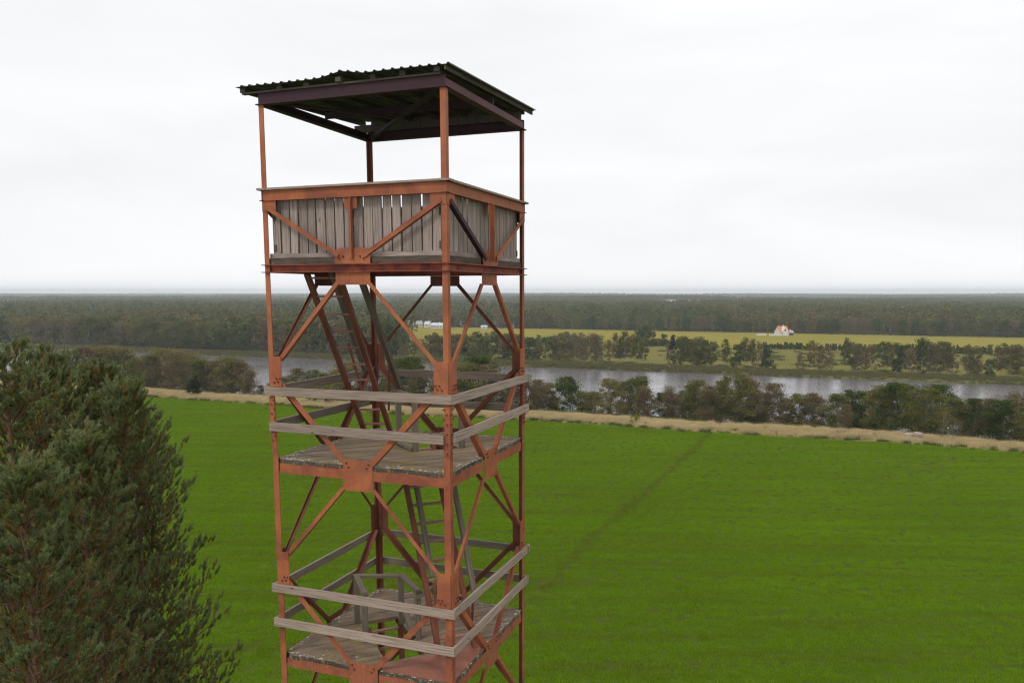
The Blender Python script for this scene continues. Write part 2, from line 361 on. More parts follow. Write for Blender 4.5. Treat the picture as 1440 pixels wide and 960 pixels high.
# ------------------------------------------------------------------ tower
YAW = -0.35311; ZT = 21.743
TOWER = empty('observation_tower', (0, 0, 0), YAW)
tag(TOWER, 'tall red painted steel lookout tower with wooden decks, rails and tin roof', 'tower')
H = 1.5
def P(x, y, z): return (x, y, z+ZT)
# a face is (origin direction, outward normal): a point is s along the face, n outward
FACES = {'front': ((1, 0), (0, -1)), 'right': ((0, 1), (1, 0)), 'back': ((-1, 0), (0, 1)), 'left': ((0, -1), (-1, 0))}
def fp(face, s, n, z):
    (ax, ay), (nx, ny) = FACES[face]; return P(ax*s+nx*(H+n), ay*s+ny*(H+n), z)
def fbox(mb, face, s0, s1, n0, n1, z0, z1, mi=0):
    c = [fp(face, s, n, z) for z in (z0, z1) for s, n in ((s0, n0), (s1, n0), (s1, n1), (s0, n1))]
    mb.hexa(c, L=abs(s1-s0), W=max(abs(z1-z0), .05), mi=mi); return mb
def fplate(mb, face, pts, n0, n1):
    k = len(pts); b = len(mb.v); mb.v += [fp(face, s, n0, z) for s, z in pts] + [fp(face, s, n1, z) for s, z in pts]
    fs = [tuple(range(k)), tuple(range(2*k-1, k-1, -1))] + [(i, (i+1) % k, (i+1) % k+k, i+k) for i in range(k)]
    for f in fs: mb.f.append(tuple(b+i for i in f)); mb.uv += [(0, 0)]*len(f); mb.mi.append(0)
    return mb
REST = MB()
def bolts(parent, items):
    for face, s, n, z in items:
        q = .010
        if face in ('front', 'right') and z > -3.2 and len(BOLTS_DONE) < 100:
            BOLTS_DONE.append(1); fbox(MB(), face, s-q, s+q, n, n+.026, z-q, z+q).build('bolt', BOLT, parent)
        else: fbox(REST, face, s-q, s+q, n, n+.024, z-q, z+q)
BOLTS_DONE = []
def angle(face, a, b, w_=.065, name='brace', n=-.012, mat=None, flip=1):
    """steel angle between two (s, z) points lying on a face plane"""
    mb = MB(); (nx, ny) = FACES[face][1]; nv = Vector((nx, ny, 0))
    A, B = Vector(fp(face, a[0], n, a[1])), Vector(fp(face, b[0], n, b[1]))
    d = (B-A).normalized(); sd_ = d.cross(nv).normalized()
    mb.beam(A, B, w_, .008, up=nv)
    off = sd_*(w_/2-.004)*flip - nv*(w_/2+.004)
    mb.beam(A+off, B+off, .008, w_, up=nv)
    return mb.build(name, mat or PAINT, TOWER)

# legs: equal angles, corner outward; splice plates with bolts
LEGN = {'front': ('left', 'right')}
for sx, sy in ((-1, -1), (1, -1), (1, 1), (-1, 1)):
    mb = MB(); w_ = .105; th = .012
    x, y = sx*H, sy*H
    for w_, za, zb in ((.100, -.05, ZT-1.975), (.082, ZT-1.975, ZT+2.645)):
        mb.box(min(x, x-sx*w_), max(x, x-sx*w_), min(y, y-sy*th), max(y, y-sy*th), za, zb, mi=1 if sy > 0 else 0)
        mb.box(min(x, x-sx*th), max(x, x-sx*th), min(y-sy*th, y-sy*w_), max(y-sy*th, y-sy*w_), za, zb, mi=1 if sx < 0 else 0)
    leg = mb.build('leg', [PAINT, PAINT_IN], TOWER)  # rear and left flanges take the darker red as painted-in shade
    for (z0, z1) in ((-2.33, -1.62), (-14.9, -14.2)):
        mb = MB(); e = .006
        mb.box(min(x+sx*e*2, x-sx*(w_-.004)), max(x+sx*e*2, x-sx*(w_-.004)), min(y+sy*e*2, y), max(y+sy*e*2, y), ZT+z0, ZT+z1)
        mb.box(min(x+sx*e*2, x), max(x+sx*e*2, x), min(y, y-sy*(w_-.004)), max(y, y-sy*(w_-.004)), ZT+z0, ZT+z1)
        pl = mb.build('splice_plate', PAINT, leg)
        if z0 > -3:
            for i in range(10):
                z = ZT+z0+.045+i*.069
                for q in (.032, .078):
                    if (i + (q > .05)) % 2: continue
                    mb = MB(); BOLTS_DONE.append(1)
                    mb.box(min(x-sx*(q-.009), x-sx*(q+.009)), max(x-sx*(q-.009), x-sx*(q+.009)), min(y+sy*.012, y+sy*.036), max(y+sy*.012, y+sy*.036), z-.009, z+.009); mb.build('bolt', BOLT, leg); mb = MB()
                    mb.box(min(x+sx*.012, x+sx*.036), max(x+sx*.012, x+sx*.036), min(y-sy*(q-.009), y-sy*(q+.009)), max(y-sy*(q-.009), y-sy*(q+.009)), z-.009, z+.009); mb.build('bolt', BOLT, leg)

INNER = {'back': PAINT_IN, 'left': PAINT_IN, 'front': PAINT, 'right': PAINT}  # back and left steel darkened, shade put into the colour
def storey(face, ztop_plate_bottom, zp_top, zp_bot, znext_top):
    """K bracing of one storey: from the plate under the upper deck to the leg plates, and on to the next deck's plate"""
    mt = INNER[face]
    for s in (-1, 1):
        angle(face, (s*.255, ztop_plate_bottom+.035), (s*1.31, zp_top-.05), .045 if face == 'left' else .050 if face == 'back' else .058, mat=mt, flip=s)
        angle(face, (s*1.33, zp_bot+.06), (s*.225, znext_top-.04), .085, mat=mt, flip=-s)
        mb = MB(); a, b = sorted((s*1.275, s*1.492)); fbox(mb, face, a, b, .002, .012, zp_bot, zp_top)
        g = mb.build('gusset_plate', mt, TOWER)
        bolts(g, [(face, s*1.33, .012, zp_bot+.07), (face, s*1.36, .012, zp_bot+.12), (face, s*1.40, .012, zp_bot+.06), (face, s*1.30, .012, zp_bot+.12)])
for face in FACES:
    mt = INNER[face]
    # deck 3: I beam with flanges, plates above and below
    mb = MB(); fbox(mb, face, -1.5, 1.5, -.055, -.045, .25, .35)
    fbox(mb, face, -1.54, 1.54, -.10, .035, .345, .357); fbox(mb, face, -1.54, 1.54, -.10, .035, .240, .252)
    mb.build('deck_beam', PAINT_DECK, TOWER)
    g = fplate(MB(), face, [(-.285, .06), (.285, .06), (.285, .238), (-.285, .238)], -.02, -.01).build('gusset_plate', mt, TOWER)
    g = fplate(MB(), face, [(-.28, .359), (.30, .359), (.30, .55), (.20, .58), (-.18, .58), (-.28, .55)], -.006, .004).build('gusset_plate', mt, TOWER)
    bolts(g, [(face, s, .004, z) for s, z in ((-.2, .43), (-.14, .46), (.2, .43), (.14, .46))])
    # parapet beam, timber coping, corner plates, V braces, centre upright
    mb = MB(); fbox(mb, face, -1.51, 1.51, -.012, .004, 1.284, 1.43); fbox(mb, face, -1.53, 1.53, -.06, .03, 1.280, 1.290)
    mb.build('parapet_beam', mt, TOWER)
    mb = MB(31); fbox(mb, face, -1.56, 1.56, -.10, .05, 1.432, 1.462); mb.build('coping_board', WOOD_RAIL, TOWER)
    for s in (-1, 1):
        g = fplate(MB(), face, sorted([(s*1.26, 1.28), (s*1.495, 1.28), (s*1.495, 1.13), (s*1.26, 1.13)], key=lambda q: (q[1] > 1.2, q[0] if q[1] < 1.2 else -q[0])), .002, .010).build('gusset_plate', mt, TOWER)
        angle(face, (s*1.42, 1.19), (s*.21, .47), .062, n=.024, mat=(PAINT_ROOF if (face == 'right' and s < 0) else mt), flip=-s)
    mb = MB(); fbox(mb, face, -.025, .035, .008, .015, .42, 1.275); fbox(mb, face, .028, .035, .015, .06, .42, 1.275); fbox(mb, face, -.10, .11, .0045, .0075, 1.12, 1.275)
    mb.build('centre_upright', mt, TOWER)
    # vertical planks behind
    mb = MB(sum(map(ord, face))); rr = random.Random(face); s = -1.40; i = 0
    step = .1555
    while s < 1.40:
        wdt = step-rr.choice((.022, .027, .033, .018)); 
        if s+wdt > 1.44: break
        tl = rr.uniform(-.012, .012)
        zt = 1.30 + rr.uniform(-.015, .02); zb = .42
        c = []
        for z, k in ((zb, 0), (zt, tl)):
            for s_, n_ in ((s+k, -.115), (s+wdt+k, -.115), (s+wdt+k, -.090), (s+k, -.090)): c.append(fp(face, s_, n_, z))
        mb.hexa(c, L=.9, W=.13)
        s += step
    # planks: uv length runs upward
    pl = mb.build('plank_wall', WOOD_PLANK, TOWER)
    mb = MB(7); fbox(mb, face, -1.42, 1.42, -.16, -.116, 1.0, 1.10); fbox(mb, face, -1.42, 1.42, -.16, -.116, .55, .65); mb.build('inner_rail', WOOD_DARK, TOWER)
    for a, b in ((-1.44, -.285), (.305, 1.44)): fbox(MB(int(a*7)+9), face, a, b, -.088, -.055, .455, .52).build('skirting_board', WOOD_PLANK, TOWER)
    mb = MB(9)
    for a, b in ((-1.45, -.285), (.305, 1.45)): fbox(mb, face, a, b, -.086, -.030, .36, .452)
    mb.build('deck_edge_board', WOOD_EDGE3, TOWER)
    # lower decks: channel beams between leg and centre plate
    for (zb, zt) in ((-2.789, -2.637), (-5.914, -5.772), (-9.05, -8.90)):
        mb = MB()
        for a, b in ((-1.392, -.26), (.26, 1.392)):
            fbox(mb, face, a, b, -.030, -.020, zb, zt); fbox(mb, face, a, b, -.09, -.030, zt-.010, zt); fbox(mb, face, a, b, -.09, -.030, zb, zb+.010)
        mb.build('deck_beam', PAINT if zb > -5 else PAINT_LICHEN, TOWER)
        g = fplate(MB(), face, [(-.245, zt-.315), (.245, zt-.315), (.25, zt-.10), (.25, zt+.10), (.18, zt+.15), (-.18, zt+.15), (-.25, zt+.10), (-.25, zt-.10)], -.012, -.003).build('gusset_plate', (PAINT if zb > -5 else PAINT_LICHEN) if face in ('front', 'right') else mt, TOWER)
        bolts(g, [(face, s_*x_, -.003, zt+z_) for s_ in (-1, 1) for x_, z_ in ((.19, .10), (.15, .04))])
    storey(face, .06, -1.0, -1.455, -2.50)
    storey(face, -2.952, -4.035, -4.55, -5.62)
    storey(face, -6.08, -7.16, -7.66, -8.75)
tag(REST.build('bolts', BOLT, TOWER), kind='stuff')
# timber guard rails on the two lower storeys
RAILS = [(-1.462, -1.590, 1.56), (-2.0, -2.130, 1.50), (-4.55, -4.675, 1.57), (-5.105, -5.235, 1.56)]
for k, (zt, zb, e) in enumerate(RAILS):
    for face in FACES:
        mb = MB(ord(face[0])*7+k)
        e0 = e if face in ('front', 'back') else e-.045
        e1 = e0
        if face == 'right': e1 = 1.64 - .06*(k % 2)
        if face == 'front' and k == 1: e1 = 1.43
        if face == 'right' and k == 1: e0 = 1.44
        off = .016
        dz = {('front', 0): .01, ('front', 1): -.02, ('right', 1): .01}.get((face, k), 0)
        c = [fp(face, s, n, z) for s, dd in ((-e0, 0), (e1, dz)) for n, z in ((off, zb+dd), (off+.042, zb+dd), (off+.042, zt+dd), (off, zt+dd))]
        mb.hexa(c, L=3.1, W=.13)
        mb.build('guard_rail', WOOD_RAIL if face in ('front', 'right') else WOOD_RAIL_SHADE, TOWER)  # back and left rails carry their shade in the wood colour

# decks: boards laid diagonally round a hatch.  s = (x+y)/r2 along the boards, t = (x-y)/r2 across
r2 = math.sqrt(2)
def st(s, t, z): return P((s+t)/r2, (s-t)/r2, z)
def deck(z0, z1, hole, seed, mats, e=1.452, top=None):
    mb = MB(seed); rr = random.Random(seed); pw = .145; t_ = -e*r2
    while t_ < e*r2:
        ta, tb = t_+.004, min(t_+pw-.005, e*r2)
        tm = max(abs(ta), abs(tb)); 
        def lim(tt): return max(e*r2-abs(tt), 0)
        spans = []
        a0, b0 = lim(ta), lim(tb)
        if max(a0, b0) > .03:
            tc_ = (ta+tb)/2
            j = rr.uniform(-.02, .03)
            if hole and hole[2] < tc_ < hole[3]:
                spans.append((-a0-j, hole[0], -b0-j, hole[0])); spans.append((hole[1], a0+j, hole[1], b0+j))
            else: spans.append((-a0-j, a0+j, -b0-j, b0+j))
        dz = rr.uniform(-.004, .004)
        for s0a, s1a, s0b, s1b in spans:
            c = [st(s0a, ta, z0), st(s0b, tb, z0), st(s0b, tb, z1+dz), st(s0a, ta, z1+dz), st(s1a, ta, z0), st(s1b, tb, z0), st(s1b, tb, z1+dz), st(s1a, ta, z1+dz)]
            n0 = len(mb.mi); mb.hexa(c, L=max(abs(s1a-s0a), .1), W=pw)
            for q in (0, 1): mb.mi[n0+q] = 1          # board ends
        t_ += pw
    return mb.build('deck_boards', mats, TOWER)
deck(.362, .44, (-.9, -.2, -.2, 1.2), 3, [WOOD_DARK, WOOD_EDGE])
deck(-2.637, -2.575, (.05, .75, -1.0, .33), 4, [WOOD_DECK, WOOD_EDGE], 1.47)
deck(-5.772, -5.71, (-.68, -.06, -.56, .95), 5, [WOOD_DECK, WOOD_EDGE], 1.47)
mb = MB()   # deck joists
for z in (.30, -2.70, -5.84):
    for tt in (-1.3, 1.3): pass
for z, hs in ((-2.70, (.0, .80)), (-5.84, (-.73, -.01))):
    for sv in hs: mb.beam(st(sv, -(1.38*r2-abs(sv)), z), st(sv, 1.38*r2-abs(sv), z), .05, .10)
mb.build('deck_joists', PAINT_IN, TOWER)
# painted steel sheet on the lower deck's front corner
def poly_plate(name, pts, z0, z1, mat):
    mb = MB(); k = len(pts); mb.v += [P(x, y, z0) for x, y in pts] + [P(x, y, z1) for x, y in pts]
    fs = [tuple(range(k))[::-1], tuple(range(k, 2*k))] + [(i, (i+1) % k, (i+1) % k+k, i+k) for i in range(k)]
    for f in fs: mb.f.append(f); mb.uv += [(0, 0)]*len(f); mb.mi.append(0)
    return mb.build(name, mat, TOWER)
poly_plate('deck_sheet', [(.14, -1.46), (1.46, -1.46), (1.46, -.24), (1.18, -.24)], -5.70, -5.690, paint_mat('scuffed_sheet_paint', (.26, .10, .06), (.18, .062, .04), .6, 1.5, .5, (.42, .38, .32)))

# crusts of lichen and debris along deck edges
def crust(z, seed, n=420):
    rr = np.random.RandomState(seed); V = []; F = []
    mb = MB(seed); r = random.Random(seed)
    for i in range(n):
        face = r.choice(['front', 'front', 'right', 'right', 'back', 'left']); s = r.uniform(-1.40, 1.40); n_ = -.035 - abs(r.gauss(0, .07)); q = r.uniform(.006, .022)
        if abs(s) < .26 and n_ > -.05: continue
        x, y, zz = fp(face, s, n_, z); h = r.uniform(.004, .012)
        mb.hexa([(x-q, y-q*r.uniform(.4, 1), zz), (x+q*r.uniform(.4, 1), y-q, zz), (x+q, y+q*r.uniform(.4, 1), zz), (x-q*r.uniform(.4, 1), y+q, zz),
                 (x-q*.4, y-q*.4, zz+h), (x+q*.4, y-q*.4, zz+h), (x+q*.4, y+q*.4, zz+h), (x-q*.4, y+q*.4, zz+h)])
    m, t, p, o = new_mat('lichen'); t.links.new(mix(t, maprange(t, noise(t, objc(t), 9, 2), .4, .6), (.42, .40, .34), (.20, .18, .13)), p.inputs['Base Color']); p.inputs['Roughness'].default_value = 1
    tag(mb.build('lichen_crust', m, TOWER), kind='stuff')
crust(-2.573, 11); crust(-5.708, 12)

# ladders
def V3(*a): return Vector(a)
def ladder(LA, LB, RA, RB, n, rail=.065, skip=0, ext=.0):
    L0, L1, R0, R1 = (Vector(P(*q)) for q in (LA, LB, RA, RB)); root = None
    lad = empty('ladder'); lad.rotation_euler = (0, 0, 0); lad.parent = TOWER
    for a, b in ((L0, L1), (R0, R1)):
        mb = MB(); d = (b-a).normalized(); side = (R0-L0).normalized(); nrm = d.cross(side).normalized()
        mb.beam(a, b, .075, rail*1.5, up=nrm)
        mb.build('ladder_rail', PAINT_IN, lad)
    for i in range(n):
        f = (i+.75)/n
        a, b = L0.lerp(L1, f), R0.lerp(R1, f); d = (L1-L0).normalized()
        mb = MB(); mb.beam(a, b, .065, .030, up=(0, 0, 1)); mb.build('rung', PAINT_RUNG, lad)
    return lad
ladder((-1.29, .82, -2.575), (-1.09, -1.05, .24), (-.87, 1.0, -2.575), (-.67, -.83, .24), 10)
ladder((.87, -.66, -5.71), (-.22, .10, -2.60), (1.31, -.27, -5.71), (.20, .52, -2.60), 11)
ladder((-.15, -.98, -8.9), (-.75, -.12, -5.75), (.27, -.56, -8.9), (-.35, .26, -5.75), 11)
# handrails: timber poles above the ladders
def pole(a, b, w_=.075, mat=GREYW, name='handrail', h=None, seed=1): return MB(seed).beam(P(*a), P(*b), w_, h or w_, up=(0, 0, 1)).build(name, mat, TOWER)
pole((-1.27, .82, -1.42), (-1.10, -.42, .345)); pole((-.88, 1.36, -1.78), (-.76, -.10, .235), .085)
for a, b in (((.66, -.45, -4.54), (.02, .18, -3.02)), ((1.37, -.33, -4.95), (.60, .42, -3.05))): pole(a, b, .075, GREYW)
pole((.02, .18, -3.02), (-.12, .32, -2.80), .075, GREYW); pole((.60, .42, -3.05), (.52, .50, -2.80), .075, GREYW)
# small steel stays that hold the handrails
for a, b in (((-.98, .25, -1.72), (-1.2, .2, -.9)), ((-.75, .72, -2.1), (-.88, 1.0, -1.35)), ((.82, -.6, -5.55), (.70, -.47, -4.62)), ((1.22, -.2, -5.4), (1.3, -.3, -4.85))):
    pole(a, b, .035, PAINT_IN, 'handrail_stay')
# hatch guards: posts and top rails
def guard(posts, ztop, zbot, rails, seed, mat=GREYW):
    g = empty('hatch_guard'); g.parent = TOWER
    for i, (x, y) in enumerate(posts): MB(seed+i).beam(P(x, y, zbot), P(x, y, ztop-.025), .085, .085, up=(1, 1, 0)).build('guard_post', mat, g)
    for i, (a, b) in enumerate(rails): MB(seed+20+i).beam(P(*a), P(*b), .095, .05).build('guard_board', mat, g)
guard([(-.99, -.08), (-.46, -.68), (-.27, .18), (.30, -.29)], -4.88, -5.71,
      [((-1.02, -.04, -4.87), (-.42, -.73, -4.87)), ((-1.0, -.10, -4.868), (-.25, .20, -4.868)), ((-.29, .22, -4.866), (.34, -.33, -4.866)), ((.28, -.33, -4.99), (.60, .02, -4.80)), ((-.22, .12, -5.35), (.25, -.32, -5.66))], 50)
guard([(.28, -.23), (.85, .30), (-.24, .16)], -1.70, -2.575,
      [((.25, -.26, -1.69), (.88, .34, -1.69)), ((-.27, .22, -1.685), (.30, -.28, -1.685)), ((-.26, .12, -2.50), (.26, -.26, -2.535))], 80)
# small tin box and timber seat traces under the hatch
fb = MB(); fb.box(.55, .80, .95, 1.2, ZT-2.2, ZT-1.95)

# roof
ZR = 2.645
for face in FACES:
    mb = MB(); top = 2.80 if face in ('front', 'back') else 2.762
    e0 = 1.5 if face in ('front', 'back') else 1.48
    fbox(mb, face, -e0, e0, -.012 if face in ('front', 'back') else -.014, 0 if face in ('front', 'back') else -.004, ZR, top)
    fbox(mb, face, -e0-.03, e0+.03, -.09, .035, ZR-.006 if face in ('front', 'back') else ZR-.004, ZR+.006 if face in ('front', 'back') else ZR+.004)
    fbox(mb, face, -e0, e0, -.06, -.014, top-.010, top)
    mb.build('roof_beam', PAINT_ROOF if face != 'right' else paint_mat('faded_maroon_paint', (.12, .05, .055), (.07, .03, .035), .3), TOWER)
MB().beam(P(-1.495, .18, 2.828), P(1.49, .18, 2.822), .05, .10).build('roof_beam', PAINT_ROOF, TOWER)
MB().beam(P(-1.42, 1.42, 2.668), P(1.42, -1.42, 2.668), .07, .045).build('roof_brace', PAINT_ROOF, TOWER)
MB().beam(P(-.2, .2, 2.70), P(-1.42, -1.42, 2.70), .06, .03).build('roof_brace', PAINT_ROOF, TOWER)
RX0, RX1, RY0, RY1 = -1.80, 1.58, -1.62, 1.76
def roof_z(x, y):
    return 2.885 + (.050-.018*(x+1.8)/3.4)*(y+1.6) + .062*max(0, 1-abs(x+.03)/.36)*max(0, 1-abs(y+1.6)/1.2) + .012*(x+1.8)/3.4 + .006*math.sin(x*2.3)
rr = random.Random(5)
for i, x in enumerate((-1.74, -1.11, -.65, -.09, .41, .87, 1.40)):
    y0 = -1.56 + rr.uniform(-.03, .05); y1 = 1.68+rr.uniform(-.05, .12)
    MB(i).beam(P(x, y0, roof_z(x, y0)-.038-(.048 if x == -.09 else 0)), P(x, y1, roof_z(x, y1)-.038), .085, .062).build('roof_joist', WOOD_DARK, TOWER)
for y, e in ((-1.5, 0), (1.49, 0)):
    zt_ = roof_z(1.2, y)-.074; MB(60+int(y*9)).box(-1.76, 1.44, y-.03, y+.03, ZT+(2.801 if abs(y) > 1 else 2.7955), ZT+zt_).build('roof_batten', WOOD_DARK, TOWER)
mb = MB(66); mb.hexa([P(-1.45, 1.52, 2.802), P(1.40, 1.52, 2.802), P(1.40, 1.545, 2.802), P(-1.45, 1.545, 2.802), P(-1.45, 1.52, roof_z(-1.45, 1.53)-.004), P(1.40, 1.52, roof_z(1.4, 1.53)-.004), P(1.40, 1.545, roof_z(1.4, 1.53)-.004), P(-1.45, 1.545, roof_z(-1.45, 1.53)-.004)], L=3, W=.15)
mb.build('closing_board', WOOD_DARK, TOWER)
def roof_sheet():
    xs = []; x = RX0; rib = .137
    while x < RX1:
        for dx, h in ((0, 0), (.088, 0), (.100, .020), (.122, .020), (.134, 0)): xs.append((x+dx, h))
        x += rib
    ys = np.linspace(RY0, RY1, 14); V = []; F = []
    for lay in (0, 1):
        for y in ys:
            for x, h in xs: V.append(P(x, y, roof_z(x, y)+h - lay*.004))
    n = len(xs); mN = len(ys)
    for lay in (0, 1):
        for j in range(mN-1):
            for i in range(n-1):
                a = lay*n*mN + j*n+i; q = (a, a+1, a+n+1, a+n); F.append(q if lay == 0 else q[::-1])
    o1 = n*mN
    for i in range(n-1): F.append((i, i+o1, i+1+o1, i+1)); b = (mN-1)*n; F.append((b+i, b+i+1, b+i+1+o1, b+i+o1))
    for j in range(mN-1): a = j*n; F.append((a, a+n, a+n+o1, a+o1)); a = j*n+n-1; F.append((a, a+o1, a+n+o1, a+n))
    me = bpy.data.meshes.new('roof_sheet'); me.from_pydata(V, [], F); me.materials.append(SHEET); link(bpy.data.objects.new('roof_sheet', me), TOWER)
roof_sheet()
mb = MB(3)  # loose barge board along the right eave
for i in range(6):
    y0, y1 = RY0+.02+i*.56, RY0+.02+(i+1)*.56-.004
    mb.beam(P(RX1-.035, y0, roof_z(RX1, y0)-.034), P(RX1-.035, y1, roof_z(RX1, y1)-.034), .024, .060)
mb.build('barge_board', WOOD_DARK, TOWER)

# ------------------------------------------------------------------ trees
def tree_data(seed, kind, n_leaf, leaf, n_cl):
    """unit-height tree (height 1): returns trunk MB and crown arrays"""
    r = np.random.RandomState(seed); mb = MB(seed)
    lo, wd_, prof, th = {'birch': (.26, .15, 'oval', .013), 'alder': (.10, .30, 'dome', .017), 'thin': (.10, .26, 'dome', .013), 'dense': (.06, .34, 'dome', .022),
                         'spruce': (.04, .20, 'cone', .014), 'bush': (.0, .55, 'dome', .02), 'pine_far': (.5, .18, 'oval', .016), 'fan': (.15, .48, 'dome', .012)}[kind]
    b1, b2 = r.uniform(-.03, .03, 2)
    axis = lambda t: np.array([b1*math.sin(t*3), b2*math.sin(t*2.5), t])
    stems = 1 if kind in ('birch', 'spruce', 'pine_far') else r.randint(2, 5)
    cl = []
    def rad(t):
        q = (t-lo)/(1-lo)
        if prof == 'cone': return wd_*max(1-q, 0)**.9
        if prof == 'oval': return wd_*math.sin(math.pi*min(max(q*.92+.06, 0), 1))**.6
        return wd_*math.sqrt(max(0, 1-max(q*1.02-.05, 0)**2.6))
    for s in range(stems):
        off = r.uniform(-1, 1, 2)*(wd_*.45 if stems > 1 else 0)
        pts = [axis(t)*np.array([1, 1, 1]) + np.array([off[0]*t**.7, off[1]*t**.7, 0]) for t in np.linspace(-.01, .93 if stems == 1 else r.uniform(.75, .9), 6)]
        mb.tube(pts, [th*(1-.85*i/5)/(1 if stems == 1 else 1.5) for i in range(6)], 5)
    for i in range(n_cl):
        q = r.uniform(0, 1)**.85; t = lo + (1-lo)*q*.97; a = r.uniform(0, 2*math.pi); rr_ = rad(t)*math.sqrt(r.uniform(.05, 1))*r.uniform(.7, 1.25)
        c = axis(t) + np.array([math.cos(a)*rr_, math.sin(a)*rr_, 0]); cl.append(c)
        if kind != 'spruce' and i % 2 == 0:
            b0 = axis(max(lo*.7, t-.18-rr_*.5)); mid = (b0+c)/2 + np.array([0, 0, -.01])
            mb.tube([b0, mid, c], [th*.35, th*.22, th*.08], 4)
    cl = np.array(cl); cs = (.055 if kind in ('birch', 'pine_far') else .05 if kind == 'spruce' else .085)*r.uniform(.45, 1.35, len(cl))
    idx = r.randint(0, len(cl), n_leaf); sc = np.array([1.1, 1.1, .75 if kind != 'spruce' else .4])
    C = cl[idx] + r.normal(size=(n_leaf, 3))*cs[idx][:, None]*sc*.62
    if kind == 'birch': C[:, 2] -= abs(r.normal(size=n_leaf))*.02
    C[:, 2] = np.clip(C[:, 2], .01, 1.0)
    a = r.normal(size=(n_leaf, 3)); a /= np.linalg.norm(a, axis=1)[:, None]; b = np.cross(a, r.normal(size=(n_leaf, 3))); b /= np.linalg.norm(b, axis=1)[:, None]
    s1 = (leaf*r.uniform(.5, 1.2, n_leaf))[:, None]
    V = np.stack([C-a*s1-b*s1*.3, C+b*s1*.7, C+a*s1-b*s1*.2], 1).reshape(-1, 3)
    return mb, V
def crown_mesh(name, V, mat): return big_mesh(name, V, np.arange(len(V)).reshape(-1, 3), [mat])
LIB = {}
def lib(key, kind, n_var, n_leaf, leaf, n_cl, mat, bark):
    LIB[key] = []
    for i in range(n_var):
        mb, V = tree_data((hash_(key)+i*17) % 9999, kind, n_leaf, leaf, n_cl)
        LIB[key].append((mb.mesh('trunk', bark), crown_mesh('crown', V, mat)))
def hash_(s): return sum((i+1)*ord(c) for i, c in enumerate(s))
lib('near_alder', 'alder', 6, 9000, .017, 64, LEAF_ALDER, BARK)
lib('near_thin', 'thin', 6, 8000, .017, 64, LEAF_BROWN, BARK)
lib('near_dense', 'dense', 3, 9500, .018, 60, LEAF_DARK, BARK)
lib('near_fan', 'fan', 2, 1400, .012, 50, LEAF_BROWN, BARK)
lib('near_bush', 'bush', 2, 2200, .04, 24, LEAF_BUSH, BARK)
lib('near_spruce', 'spruce', 2, 3500, .03, 60, LEAF_SPRUCE, BARK)
lib('far_birch', 'birch', 6, 1900, .026, 46, LEAF_BIRCH, BARK_BIRCH)
lib('far_alder', 'alder', 5, 2600, .034, 40, LEAF_ALDER, BARK)
lib('far_dense', 'dense', 3, 2600, .036, 36, LEAF_DARK, BARK)
lib('far_spruce', 'spruce', 2, 900, .03, 50, LEAF_SPRUCE, BARK)
lib('far_thin', 'thin', 4, 1700, .027, 40, LEAF_BROWN, BARK)
lib('fresh', 'dense', 2, 1300, .03, 30, LEAF_FRESH, BARK)
NAMES = {'near_alder': 'alder_tree', 'near_thin': 'thin_leaved_tree', 'near_dense': 'leafy_tree', 'near_fan': 'bare_shrub', 'near_bush': 'leafy_bush', 'near_spruce': 'spruce_tree',
         'far_birch': 'birch_tree', 'far_alder': 'alder_tree', 'far_dense': 'leafy_tree', 'far_spruce': 'spruce_tree', 'far_thin': 'thin_leaved_tree', 'fresh': 'round_tree'}
LOOK = {'near_alder': 'olive green alder', 'near_thin': 'thin brownish tree', 'near_dense': 'dense dark green tree', 'near_fan': 'almost bare grey shrub', 'near_bush': 'low yellow green bush',
        'near_spruce': 'small dark spruce', 'far_birch': 'slim white stemmed birch', 'far_alder': 'olive green tree', 'far_dense': 'dark broad tree', 'far_spruce': 'dark pointed spruce', 'far_thin': 'thin brown leaved tree', 'fresh': 'small round bright green tree'}
ROWS = {}
TR_ = random.Random(77)
def tree(key, px, top, u, row, wide=1., base_dz=0.):
    x, y = column_at(px, u, -8); z = float(ground_z(x, y)); 
    x, y = column_at(px, u, z+4); z = float(ground_z(x, y))
    h = top_z(px, top, x, y) - z
    tr, cr_ = TR_.choice(LIB[key]); root = empty(NAMES[key], (x, y, z-.05), TR_.uniform(0, 6.28))
    tm = bpy.data.objects.new('trunk', tr); cm = bpy.data.objects.new('crown', cr_)
    for o in (tm, cm): link(o, root)
    s = h*wide*TR_.uniform(.9, 1.12); root.scale = (s, s, h)
    ROWS.setdefault(row, []).append((px, key, root, h)); return root
def th(n): return '%d%s' % (n, 'th' if 10 <= n % 100 <= 20 else {1: 'st', 2: 'nd', 3: 'rd'}.get(n % 10, 'th'))
tj = lambda a: TR_.uniform(-a, a)

